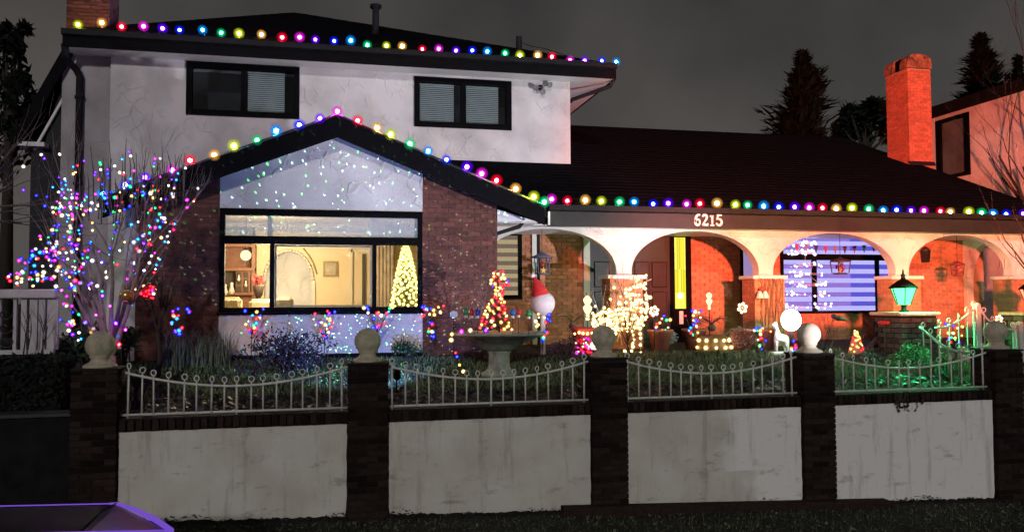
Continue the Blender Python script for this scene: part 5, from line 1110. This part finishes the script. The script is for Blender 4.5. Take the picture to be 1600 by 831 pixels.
# pot wrapped in rows of lights
c = at(1113, 552, 14.9); c.z = FL - .12; S = thing('lit_pot', 'wide round pot wrapped in three rows of warm lights', 'pot'); m = MB(); m.lathe([(.28, 0), (.34, .06), (.36, .22), (.33, .36), (.27, .46), (.25, .46), (.22, .4), (0, .38)], c, 26); m.build('pot', pm('brown glazed pot', (0.22, .14, .05), .4), S)
P = []
for z, r in ((.09, .37), (.23, .39), (.37, .345)): P += [c + Vector((math.cos(t) * r, math.sin(t) * r, z)) for t in [math.pi + (k + .5) * math.pi / 6 for k in range(6)]]
bulbs(S, P, 'gold', .04, 12); MB().box(c.x - .4, c.x + .4, c.y - .36, c.y + .4, c.z - .25, c.z - .003).build('plinth', M_OMORT, S)
for (x, Y, col_, lb) in ((1032, 15.0, (0.35, .11, .08), 'terracotta pot beside the front door'), (1085, 15.15, (.3, .1, .07), 'slim terracotta pot left of the lit pot'), (1160, 14.7, (.34, .11, .07), 'terracotta pot with a silver tinsel bush'), (1200, 14.5, (.3, .1, .07), 'terracotta pot in front of the second porch pier')):
    c = ground(at(x, 560, Y)); S = thing('terracotta_pot', lb, 'pot', 'terracotta pots by the porch'); m = MB(); pot(m, c, .16, .24, .42); m.build('body', pm('terracotta %d' % x, col_, .8), S); MB().lathe([(.205, .378), (0, .395)], c, 16).build('soil', M_PMORT, S)
def tinsel(label, x, y, Y, r, n=500):
    S = thing('tinsel_bush', label, 'decoration'); m = MB(); leafcloud(m, at(x, y, Y), r, n, .035, (1.1, .8, .75), None, .25); o_ = m.build('tinsel', pm('silver tinsel', (.55, .52, .5), .35, .3, 20, 0, metal=.6, rand=.4), S); o_['kind'] = 'stuff'
tinsel('silver tinsel bush beside the pot with rows of lights', 1156, 527, 14.6, .3); tinsel('silver tinsel bush behind the coloured lights at the second pier', 1182, 524, 14.6, .25); tinsel('round white tinsel ball by the front door', 1047, 527, 14.95, .16, 420)
def star(label, x, y, Y, r, pet=6, warm=3.0):
    S = thing('star_light', label, 'garden light', 'glowing flower stake lights'); p = at(x, y, Y)
    for k in range(pet):
        a = 2 * math.pi * k / pet + .3; e = p + Vector((math.cos(a) * r, 0, math.sin(a) * r)); MB().ball((p + e) / 2 + (e - p) * .18, r * .34, 1, (1, .35, 1)).build('petal', em('star petal', (1, .8, .5), warm), S)
    MB().ball(p, r * .25, 1).build('centre', em('star centre', (1, .45, .15), 2), S); MB().tube([p, ground(p)], .01, 5).build('stake', M_WIRE, S)
star('glowing snowflake stake light right of the cycad', 1160, 481, 14.8, .12); star('glowing flower stake light right of the lit deer', 1022, 486, 14.5, .11); star('glowing flower stake light beside the rightmost ball finial', 1561, 499, 13.6, .1)
# white globe lamp
GY_ = 13.6; c = at(1236, 500, GY_); S = thing('globe_lamp', 'bright white globe lamp on a short post', 'lamp'); MB().ball(c, .18, 3, (1, 1, 1.12)).build('globe', em('white globe glow', (1, .97, .95), 26), S); MB().lathe([(.05, -.17), (.075, -.15), (.06, -.12)], c, 12).build('collar', M_GUT, S); MB().tube([c - Vector((0, 0, .16)), ground(c)], .03, 8).build('post', M_GUT, S)
# white fawn figurine
c = ground(at(1214, 560, 14.1)); S = thing('fawn_figurine', 'small white spotted fawn figurine beside the globe lamp', 'figurine'); M_FAWN = pm('white figurine', (.6, .55, .55), .5, .3, 25, .1)
bm_v = [(0, 0, .30), (.02, 0, .42), (-.04, 0, .52), (-.10, 0, .52), (.12, 0, .27), (.2, 0, .24), (-.03, -.05, .15), (-.03, -.05, 0), (.0, .05, .15), (.0, .05, 0), (.2, -.05, .13), (.22, -.05, 0), (.2, .05, .13), (.22, .05, 0), (.25, 0, .3), (-.02, -.05, .58), (-.02, .05, .58)]
bm_e = [(0, 1), (1, 2), (2, 3), (0, 4), (4, 5), (0, 6), (6, 7), (0, 8), (8, 9), (5, 10), (10, 11), (5, 12), (12, 13), (5, 14), (2, 15), (2, 16)]
rad = [.07, .045, .045, .025, .08, .075, .028, .02, .028, .02, .032, .02, .032, .02, .02, .014, .014]
me = bpy.data.meshes.new('body'); me.from_pydata(bm_v, bm_e, []); o = place('body', me, S, c + Vector((0, 0, .05))); me.materials.append(M_FAWN); md = o.modifiers.new('skin', 'SKIN')
for i, r in enumerate(rad): me.skin_vertices[0].data[i].radius = (r, r)
me.skin_vertices[0].data[0].use_root = True; ms = o.modifiers.new('sub', 'SUBSURF'); ms.levels = 1; ms.render_levels = 2
MB().bbox(c.x - .12, c.x + .3, c.y - .1, c.y + .1, c.z - .02, c.z + .055, .02).build('base', M_FAWN, S)
# glowing cone, poppy, bird
c = ground(at(1338, 575, 13.9)); S = thing('cone_light', 'orange glowing cone-shaped light tree below the blue window', 'light'); hh = at(1338, 515, 13.9).z - c.z
MB().lathe([(.14, 0.02), (.15, .05), (.11, hh * .4), (.06, hh * .75), (0, hh)], c, 16).build('cone', pm('salmon fabric', (.7, .25, .15), .7), S); bulbs(S, [c + Vector((math.cos(k * 2.4) * (.155 * (1 - k / 30)), -abs(math.sin(k * 2.4)) * (.155 * (1 - k / 30)), .06 + hh * k / 30)) for k in range(26)], [rnd.choice(['warm', 'gold', 'warm', 'red']) for _ in range(26)], .022, 7)
p = at(1382, 506, 13.7); S = thing('poppy_ornament', 'red poppy garden ornament on a tall stem', 'ornament'); m = MB()
for k in range(5):
    a = k * 1.2566; m.ball(p + Vector((math.cos(a) * .07, math.sin(a) * .05, .02)), .075, 1, (1, .8, .6))
m.build('petals', pm('poppy red', (.6, .05, .05), .6), S); MB().tube([p, p + Vector((.02, 0, -.3)), ground(p)], .008, 5).build('stem', pm('stem green', (.05, .09, .04), .7), S)
p = at(1311, 497, 13.6); S = thing('bird_ornament', 'dark bird perched on the bare shrub below the blue window', 'bird'); bv = [(-.09, 0, .02), (-.02, 0, 0), (.06, 0, -.01), (.17, 0, -.05), (-.14, 0, .05), (-.18, 0, .045)]
me = bpy.data.meshes.new('body'); me.from_pydata(bv, [(0, 1), (1, 2), (2, 3), (0, 4), (4, 5)], []); o = place('body', me, S, p); me.materials.append(pm('dark feathers', (.03, .025, .035), .7)); md = o.modifiers.new('skin', 'SKIN')
for i, r in enumerate((.05, .065, .045, .015, .038, .008)): me.skin_vertices[0].data[i].radius = (r, r)
ms = o.modifiers.new('sub', 'SUBSURF'); ms.levels = 1; ms.render_levels = 2
# hanging lanterns and wall sconce
def hang_lantern(label, x, y, Y, ztop, w, h, cm, glow=None, extra=None):
    S = thing('hanging_lantern', label, 'lantern', 'lanterns hanging in the porch arches'); c = at(x, y, Y); m = MB()
    for sx in (-1, 1):
        for sy in (-1, 1): m.tube([c + Vector((sx * w * .42, sy * w * .42, -h / 2)), c + Vector((sx * w / 2, sy * w / 2, h / 2))], .012, 5)
    m.lathe([(w * .62, -h / 2 - .02), (w * .62, -h / 2 + .01)], c, 4); m.build('cage', cm, S)
    MB().lathe([(w * .85, h / 2), (w * .8, h / 2 + .03), (w * .25, h / 2 + h * .3), (w * .1, h / 2 + h * .36), (0, h / 2 + h * .42)], c, 6).build('cap', cm, S); MB().tube([c + Vector((0, 0, h / 2 + h * .4)), (c.x, c.y, ztop)], .006, 4).build('chain', M_WIRE, S)
    if extra: extra(S, c)
    return S
M_LANT = pm('blue grey lantern metal', (.09, .09, .17), .5)
def ex1(S, c):
    MB().ball(c + Vector((0, 0, .02)), .07, 1).build('berries', pm('dark red berries', (.2, .02, .03), .5), S)
    for k in range(5): a = R(90 + 72 * k); MB().prism([(c.x + .07 * math.cos(a), c.z - .1 + .07 * math.sin(a)), (c.x + .028 * math.cos(a + .63), c.z - .1 + .028 * math.sin(a + .63)), (c.x, c.z - .1), (c.x + .028 * math.cos(a - .63), c.z - .1 + .028 * math.sin(a - .63))], c.y - .12, c.y - .11).build('star_point', em('gold star glow', (1, .65, .2), .8), S)
def ex2(S, c):
    m = MB(); leafcloud(m, c, .11, 90, .05); m.build('poinsettia', pm('dusky flowers', (.3, .05, .06), .7), S); MB().lathe([(.03, -.14), (.03, -.02), (0, 0)], c, 8).build('candle', pm('wax', (.7, .55, .35), .5), S)
def ex3(S, c):
    m = MB(); leafcloud(m, c, .12, 140, .045); m.build('flowers', pm('red white flowers', (.45, .12, .12), .7, rand=.6), S)
hang_lantern('blue grey hanging lantern with a gold star in the first arch', 847, 415, 16.0, pz0 + .02, .26, .32, M_LANT, extra=ex1)
hang_lantern('glass hanging lantern with flowers in front of the blue window', 1313, 418, 16.0, pz0 + .02, .3, .26, pm('dark lantern metal', (.03, .025, .025), .5), extra=ex2)
hang_lantern('red hanging lantern in the rightmost arch', 1496, 422, 16.1, pz0 + .02, .2, .24, pm('red lantern metal', (.2, .03, .03), .5), extra=ex3)
p = at(1446, 400, PYB - .12); S = thing('wall_sconce', 'dark wall lantern on the brick right of the blue window', 'wall lamp'); hang = MB().lathe([(.1, -.16), (.13, .12), (.15, .13), (.05, .22), (0, .25)], p, 6); hang.build('lantern_body', pm('dark lantern metal', (.03, .025, .025)), S); MB().box(p.x - .05, p.x + .05, p.y + .05, PYB - .006, p.z - .05, p.z + .1).build('bracket', M_BLACK, S)
# bells on the second pier, vine strands
c = at(1191, 460, PYA - .3); S = thing('bell_ornament', 'pair of white bells with a red bow on the second porch pier', 'ornament')
for dx in (-.06, .07): MB().lathe([(.085, -.08), (.07, -.04), (.05, .03), (.025, .07), (0, .08)], c + Vector((dx, 0, 0)), 14).build('bell', pm('white bell', (.7, .68, .66), .4), S)
MB().ball(c + Vector((0, 0, .12)), .06, 1, (1.4, .6, .7)).build('bow', pm('red bow', (.5, .04, .05), .6), S); MB().tube([c + Vector((0, 0, .1)), (c.x, PYA - .21, zsp - .1)], .006, 4).build('cord', M_WIRE, S)
S = thing('climbing_vine', 'bare reddish vine hanging down the second porch pier', 'vine')
for k in range(9):
    p = at(1190 + k * 4, 437, PYA - .19); pts = [p + Vector((0, .0, .03))]
    for i in range(6): pts.append(p + Vector((rnd.uniform(-.03, .03), -.02 - rnd.uniform(0, .03), -i * rnd.uniform(.14, .26))))
    MB().tube(pts, .009, 4).build('stem', pm('vine bark', (.16, .06, .05), .9), S)
# bunting and icicle lights on the blue window
S = thing('bunting', 'row of small pointed flags across the blue window', 'bunting'); y0 = PYB - .16; P = [at(x, 381 + 4 * math.sin((x - 1245) / 130 * math.pi), y0) for x in range(1245, 1385, 15)]
MB().tube(P, .005, 4).build('cord', M_WIRE, S)
for i, p in enumerate(P): MB().prism([(p.x - .06, p.z), (p.x, p.z - .2), (p.x + .06, p.z)], y0 - .003, y0 + .003).build('flag', pm(['pink flag', 'grey flag', 'navy flag'][i % 3], [(.35, .06, .14), (.25, .2, .25), (.04, .03, .12)][i % 3], .8), S)
S = thing('icicle_lights', 'bright white icicle lights over the left part of the blue window', 'icicle lights'); P = []
for y, xa, xb, n in ((380, 1238, 1275, 12), (394, 1230, 1276, 18), (413, 1240, 1290, 9), (428, 1232, 1285, 14), (444, 1232, 1300, 16), (459, 1228, 1296, 14), (478, 1228, 1300, 18)):
    for k in range(n): P.append(at(rnd.uniform(xa, xb), y + rnd.uniform(-4, 4), PYB - .12))
bulbs(S, P, 'ice', .03, 9)
m = MB()
for k in range(0, len(P) - 1): 
    if (P[k] - P[k + 1]).length < .7: m.tube([P[k], P[k + 1]], .003, 4)
m.build('wire', M_SOFF, S)
# ornaments on the little tree
for (x, y, cm, lb) in ((198, 462, pm('gold banded bauble', (.45, .3, .12), .25, .5, 3, 0, metal=.7), 'gold banded bauble hanging from the lit tree'), (233, 455, pm('red bauble', (.5, .03, .03), .25, metal=.3), 'red bauble with red lights hanging from the small bare tree')):
    p = at(x, y, 12.3); S = thing('bauble', lb, 'bauble'); MB().ball(p, .10, 3).build('ball', cm, S); MB().lathe([(.025, .095), (.025, .125), (0, .13)], p, 10).build('cap', pm('brass', (.4, .28, .1)), S); MB().tube([p + Vector((0, 0, .12)), p + Vector((.01, 0, .35))], .003, 4).build('hook', M_WIRE, S)
    if x == 233: bulbs(S, [p + Vector((rnd.uniform(-.1, .1), -.1, rnd.uniform(-.1, .12))) for _ in range(14)], 'red', .02, 6)
S = thing('ball_ornament', 'white ball ornament on a stake left of the basin', 'ornament'); p = at(709, 491, 14.2); MB().ball(p, .075, 2).build('ball', pm('white ball', (.5, .48, .5), .4), S); MB().tube([p, ground(p)], .01, 5).build('stake', M_WIRE, S)

# ------------------------------------------------------------------ brick lamp posts and gate
def lamp_post(label, x, Y, colr, power, ylant=476):
    T = thing('lamp_post', label, 'lamp post', 'lanterns on brick posts by the gate'); t = at(x, 488, Y); g = zl(Y) - .1; wv = .40
    MB().box(t.x - wv + .01, t.x + wv - .01, Y - .3, Y + .5, g, t.z - .06).build('core', M_PMORT, T)
    cells = brick_cells(t.x - wv, t.x + wv, g, t.z - .06, l=.22, h=.085, j=.014)
    for (a, z, l, h) in cells: place('brick', brick_mesh(max(.03, round(l, 2)), .1, h, M_LPB), T, (a + l / 2, Y - .312, z))
    for k in range(int((t.z - .06 - g) / .099)):
        for s in range(3): place('brick', brick_mesh(.22, .1, .085, M_LPB), T, (t.x - wv - .004, Y - .3 + .24 * s + .16 - (.1 if k % 2 else 0), g + k * .099), (0, 0, R(-90)))
    MB().bbox(t.x - wv - .05, t.x + wv + .05, Y - .37, Y + .55, t.z - .06, t.z + .005, .015).build('cap', M_BALL, T)
    c = Vector((t.x, Y + .1, t.z)); gl = em('lantern glass ' + label[:5], [.09 + .85 * v for v in colr], 2.6)
    MB().lathe([(.11, 0), (.09, .03), (.05, .05), (.045, .12), (.07, .14), (.13, .15)], c, 12).build('lantern_base', M_BLACK, T)
    MB().lathe([(.12, .15), (.13, .17), (.235, .46), (.235, .47)], c, 6).build('lantern_glass', gl, T)
    m = MB()
    for k in range(6): a = 2 * math.pi * k / 6; m.tube([c + Vector((math.cos(a) * .132, math.sin(a) * .132, .16)), c + Vector((math.cos(a) * .242, math.sin(a) * .242, .47))], .010, 4)
    m.build('lantern_frame', M_BLACK, T)
    MB().lathe([(.27, .47), (.27, .49), (.2, .55), (.11, .62), (.05, .65), (.035, .70), (.05, .73), (.02, .76), (.012, .84), (0, .85)], c, 12).build('lantern_cap', M_BLACK, T)
    lamp('lantern_light', 'POINT', c + Vector((0, -.45, .35)), None, colr, power, shadow_soft_size=.1)
M_LPB = pm('grey brown lamp post brick', (.09, .07, .06), .9, .3, 16, .5, 90, rand=.4)
lamp_post('green glowing lantern on a brick post left of the gate', 1418, 13.6, (.05, 1.0, .30), 360)
lamp_post('orange glowing lantern on a brick post right of the gate', 1622, 13.6, (1.0, .16, .03), 50)
M_GATE = pm('white gate iron', (.5, .5, .48), .45, .15, 18, .1, 90)
GT = 13.1
def gate(label, top, bot, posts, Y0, Y1, npk):
    T = thing('iron_gate', label, 'gate', 'leaves of the white iron gate'); n = len(top); P = [at(x, y, Y0 + (Y1 - Y0) * i / (n - 1)) for i, (x, y) in enumerate(top)]
    fine = []
    for i in range(n - 1):
        for k in range(4): fine.append(P[i].lerp(P[i + 1], k / 4))
    fine.append(P[-1]); MB().tube(fine, .022, 8).build('top_rail', M_GATE, T)
    B = [at(bot[0][0], bot[0][1], Y0), at(bot[1][0], bot[1][1], Y1)]; MB().tube(B, .02, 8).build('bottom_rail', M_GATE, T)
    for k in range(npk):
        t = (k + .5) / npk; i = t * (len(fine) - 1); j = int(i); p = fine[j].lerp(fine[min(j + 1, len(fine) - 1)], i - j); b = B[0].lerp(B[1], t); pk = MB().tube([Vector((p.x, p.y, min(b.z, p.z - .2))), p + Vector((0, 0, .06))], .012, 6).build('picket', M_GATE, T)
        o = place('ring', picket_me['ring'], pk, p + Vector((0, 0, .1)), (0, 0, rnd.uniform(-.6, .6)), (1.15,) * 3)
    for (x, ya, yb_, w_) in posts:
        Yp = Y0 if x < (top[0][0] + top[-1][0]) / 2 else Y1; a, b = at(x, ya, Yp), at(x, yb_, Yp); MB().bbox(a.x - w_, a.x + w_, Yp - w_, Yp + w_, b.z, a.z, .008).build('post', M_GATE, T)
        MB().lathe([(w_ * 1.2, 0), (w_ * 1.3, .02), (w_ * .6, .05), (0, .06)], (a.x, Yp, a.z), 8).build('post_cap', M_GATE, T)
gate('left gate leaf rising to a tall post, lit green', [(1461, 512), (1476, 511), (1490, 506), (1505, 497), (1517, 487), (1526, 478)], [(1461, 592), (1526, 588)], [(1526, 477, 600, .055)], GT, GT, 5)
gate('right gate leaf falling behind the rightmost pillar', [(1531, 484), (1541, 497), (1552, 507), (1566, 513), (1580, 515), (1588, 515)], [(1531, 590), (1588, 590)], [(1593, 506, 596, .05), (1584, 509, 596, .025)], GT, GT, 4)
gate('sloping return railing between the lamp post and the rightmost pillar', [(1437, 511), (1450, 522), (1465, 535), (1482, 544), (1500, 550), (1522, 551), (1546, 547)], [(1440, 590), (1546, 600)], [], 12.9, 11.6, 7)
S = thing('garden_flowers', 'pale pink artificial flowers behind the rightmost railing', 'flowers')
for k in range(16):
    p = at(rnd.uniform(1462, 1525), rnd.uniform(544, 562), 12.6); m = MB()
    for j in range(5): a = j * 1.2566; m.ball(p + Vector((math.cos(a) * .03, -.01, math.sin(a) * .03)), .03, 1, (1, .5, 1))
    m.build('flower', pm('pale pink petals', (.55, .35, .33), .7), S); MB().tube([p, ground(p)], .006, 4).build('stem', pm('stem green', (.05, .09, .04)), S)

# ------------------------------------------------------------------ neighbouring house at the right
NX = 20.0; NB = thing('neighbour_house', 'white stucco neighbouring house at right with tree shadows on its side', 'house')
ya = atX(1457, 200, NX).y; nz1 = (atX(1590, 145, NX).z + atX(1462, 184, NX).z) / 2; yo = 12.0
wa, wb = atX(1516, 230, NX), atX(1464, 230, NX); wz0, wz1 = (atX(1490, 278, NX).z), (atX(1490, 182, NX).z)
m = MB()
for (c, d, e, f) in ((yo, wa.y, 0, nz1), (wb.y, ya, 0, nz1), (wa.y, wb.y, 0, wz0), (wa.y, wb.y, wz1, nz1)): m.box(NX, NX + .3, c, d, e, f)
m.build('side_wall', M_STUC, NB); MB().box(NX + .302, NX + 12, yo, ya, 0, nz1).build('body', pm('dark room', (.03, .03, .035)), NB)
fr = MB(); t_ = .12
fr.box(NX - .05, NX + .1, wa.y, wb.y, wz0, wz0 + t_); fr.box(NX - .05, NX + .1, wa.y, wb.y, wz1 - t_, wz1); fr.box(NX - .05, NX + .1, wa.y, wa.y + .2, wz0 + t_, wz1 - t_); fr.box(NX - .05, NX + .1, wb.y - .2, wb.y, wz0 + t_, wz1 - t_)
f_ = fr.build('window', M_BLACK, NB); MB().box(NX + .04, NX + .05, wa.y + .2, wb.y - .2, wz0 + t_, wz1 - t_).build('pane', pm('grey reflecting pane', (.10, .11, .11), .15, .3, 1.5, 0), f_)
MB().box(NX - .02, NX - .002, ya - .12, ya, 0, nz1).build('corner_board', M_SOFF, NB)
MB().box(NX - .55, NX + 12.5, yo - .4, ya + .5, nz1, nz1 + .07).box(NX - .58, NX - .55, yo - .4, ya + .5, nz1 - .06, nz1 + .22).build('eave', M_FASC, NB)
fixn(MB().prismX([(yo - .4, nz1 + .08), (ya + .5, nz1 + .08), ((yo + ya) / 2, nz1 + .1)], NX - .5, NX + 12).build('roof_base', M_ROOF, NB))
roof_sheet((NX - .58, ya + .5, nz1 + .2), (NX - .58, yo - .4, nz1 + .2), (NX + 5, yo - .4, nz1 + 1.4), (NX + 5, ya + .5, nz1 + 1.4), 10, parent=NB)

# ------------------------------------------------------------------ left neighbour: dark retaining wall, hedge, white balustrade
xl = PX[0] - PW / 2
W_ = thing('retaining_wall', 'low black retaining wall left of the first pillar', 'wall'); M_DK = pm('damp black concrete', (.010, .010, .011), .9, .5, 4, .4, 30, spec=.1)
MB().box(-14, xl, YF + .1, YF + .35, -1, 1.22).build('wall_body', M_DK, W_); MB().bbox(-14, xl - .01, YF + .06, YF + .39, 1.22, 1.27, .01).build('coping', pm('dark coping', (.03, .03, .035), .7), W_)
hx1 = at(97, 600, 11.6).x; HG = thing('hedge', 'dark clipped hedge behind the black retaining wall', 'hedge'); hz1 = at(50, 562, 11.5).z
MB().box(-12, hx1 - .06, 11.42, 12.0, 1.2, hz1 - .06).build('hedge_core', M_DK, HG); m = MB()
for k in range(4200):
    f = rnd.random(); p = Vector((rnd.uniform(-7, hx1), 11.40 + rnd.uniform(-.05, .05), rnd.uniform(1.2, hz1))) if f < .6 else (Vector((rnd.uniform(-7, hx1), rnd.uniform(11.4, 12.0), hz1 + rnd.uniform(-.07, .05))) if f < .85 else Vector((hx1 + rnd.uniform(-.06, .04), rnd.uniform(11.4, 12), rnd.uniform(1.2, hz1))))
    u = Vector((rnd.uniform(-1, 1), rnd.uniform(-1, 1), rnd.uniform(-1, 1))).normalized() * .045; v = u.orthogonal().normalized() * .02; m.add([p - u, p - v, p + u, p + v], [(0, 1, 2, 3)])
m.build('foliage', pm('black green leaves', (.012, .016, .012), .7, .4, 9, 0, rand=.5, spec=.2), HG)
BL = thing('balustrade', 'white timber balustrade with scroll ironwork at the left edge', 'balustrade'); by_ = 12.4; M_BAL = pm('white deck paint', (.45, .43, .45), .6, .15)
t0, t1 = at(0, 452, by_).z, at(45, 466, by_).z; xb = at(90, 460, by_).x; bot = at(45, 553, by_).z
MB().bbox(-8, xb, by_ - .1, by_ + .12, t1, t0, .015).build('handrail', M_BAL, BL); MB().box(-8, xb - .03, by_ - .03, by_ + .05, bot, bot + .06).build('bottom_rail', M_BAL, BL)
for (x, wv) in ((83, .07), (66, .04), (53, .05), (38, .035), (24, .02), (-6, .06), (-25, .04), (-45, .04)): q = at(x, 500, by_).x; MB().box(q - wv, q + wv, by_ - .025, by_ + .03, bot + .062, t1 - .002).build('baluster', M_BAL, BL)
m_ = pm('black scroll iron', (.02, .02, .022), .5)
for k in range(3):
    c = at(8, 490 + 22 * k, by_ - .03); MB().tube([c + Vector((math.cos(t) * (.02 + .012 * t), 0, math.sin(t) * (.02 + .012 * t))) for t in [i * .5 for i in range(14)]], .01, 5).build('scroll', m_, BL)
MB().box(-12, -4.4, by_ - .2, 16, 1.2, bot - .02).build('deck', M_DK, BL)
S = thing('bare_plant', 'dark thin plants standing in front of the balustrade', 'plant'); m = MB()
for x in (36, 42, 62, 68): b = at(x, 560, 12.1); branchy(m, b, (rnd.uniform(-.2, .2), 0, 1), .45, .012, 2, .4, .1)
m.build('stems', M_DBARK, S)

# ------------------------------------------------------------------ car at the lower left, only its rear top shows
CZ_ = at(180, 785, 7.37).z; C_ = thing('parked_car', 'dark parked car with glowing purple trim around its rear glass', 'car')
A = at(268, 828, 6.41); A.z = A.z; B = at(182, 786, 7.37); C2 = at(-2, 790, 7.55); D2 = at(118, 831, 6.5)
ld = (D2 - A).normalized(); D3 = A + ld * 2.4; C3 = B + (C2 - B).normalized() * 2.4; zc = (A.z + B.z) / 2
M_CAR = pm('black car paint', (.003, .003, .004), .6, .1, 3, 0, spec=.12)
E1 = B.lerp(C3, .02); q0, q1 = A.lerp(D3, .27), B.lerp(C3, .0)
def bulge(P0, P1, P2, P3, hgt, n=8):
    m = MB(); v = []; f = []
    for i in range(n + 1):
        for j in range(n + 1):
            a, b = i / n, j / n; p = P0.lerp(P1, a).lerp(P3.lerp(P2, a), b); v.append(p + Vector((0, 0, hgt * (1 - (2 * a - 1) ** 4) * (1 - (2 * b - 1) ** 4) - .012)))
    for i in range(n):
        for j in range(n): k = i * (n + 1) + j; f.append((k, k + n + 1, k + n + 2, k + 1))
    return m.add(v, f, True)
bulge(q0, D3, C3, q1, .035).build('roof', M_CAR, C_)
bulge(A, q0, q1, B + (A - B) * .002, .02, 6).build('rear_glass', pm('brown tinted rear glass', (.07, .018, .014), .3, .5, 4, 0), C_)
MB().tube([q0.lerp(q1, .02) + Vector((0, 0, .005)), q0.lerp(q1, .5) + Vector((0, 0, .03)), q0.lerp(q1, .98) + Vector((0, 0, .005))], .007, 6).build('roof_seam', M_BLACK, C_)
M_VIO = em('purple light trim', (.28, .12, .9), .6)
MB().tube([A + Vector((-.05, .0, -.02)), A, A.lerp(B, .3) + Vector((.015, .01, .01)), A.lerp(B, .7) + Vector((.015, .01, .01)), B, B + (C3 - B) * .03], [.012, .02, .022, .018, .012, .006], 8).build('light_trim', M_VIO, C_); MB().tube([B, C3], .006, 6).build('light_trim', M_VIO, C_); MB().tube([A, D3], .008, 6).build('light_trim', M_VIO, C_)
ct = (A + B + C3 + D3) / 4; gz = zg(-2) - .55
def ring(k, z, off=Vector((0, 0, 0))): return [Vector((ct.x + (p.x - ct.x) * k, ct.y + (p.y - ct.y) * k, z)) + off for p in (A, B, C3, D3)]
def loft(r): 
    v = [p for q in r for p in q]; f = []
    for i in range(len(r) - 1):
        for k in range(4): f.append((i * 4 + k, i * 4 + (k + 1) % 4, i * 4 + 4 + (k + 1) % 4, i * 4 + 4 + k))
    return MB().add(v, f + [(0, 3, 2, 1)])
loft([ring(1.12, gz + .25), ring(1.2, gz + .5), ring(1.17, zc - .42), ring(1.1, zc - .36)]).build('body', M_CAR, C_); loft([ring(1.09, zc - .37), ring(.98, zc - .07)]).build('cabin_glass', pm('tinted glass', (.01, .01, .012), .05), C_)
for k, p in enumerate(ring(1.02, gz + .3)):
    q = p.lerp(Vector((ct.x, ct.y, p.z)), .12); ax = Vector((.13, .99, 0)); w__ = MB().lathe([(.0, -.1), (.2, -.1), (.3, -.08), (.31, 0), (.3, .08), (.2, .1), (0, .1)], q, 20, ax).build('wheel', pm('tyre', (.01, .01, .01), .8), C_); MB().lathe([(0, -.115), (.17, -.115), (.19, -.1), (.19, .1), (.17, .115), (0, .115)], q, 16, ax).build('rim', pm('alloy', (.3, .3, .32), .3, metal=1), w__)
for p in (A.lerp(B, .12), A.lerp(B, .88)): MB().box(p.x + .1, p.x + .2, p.y - .12, p.y + .12, gz + .62, gz + .74).build('tail_light', pm('red lens', (.2, .01, .01), .2), C_)
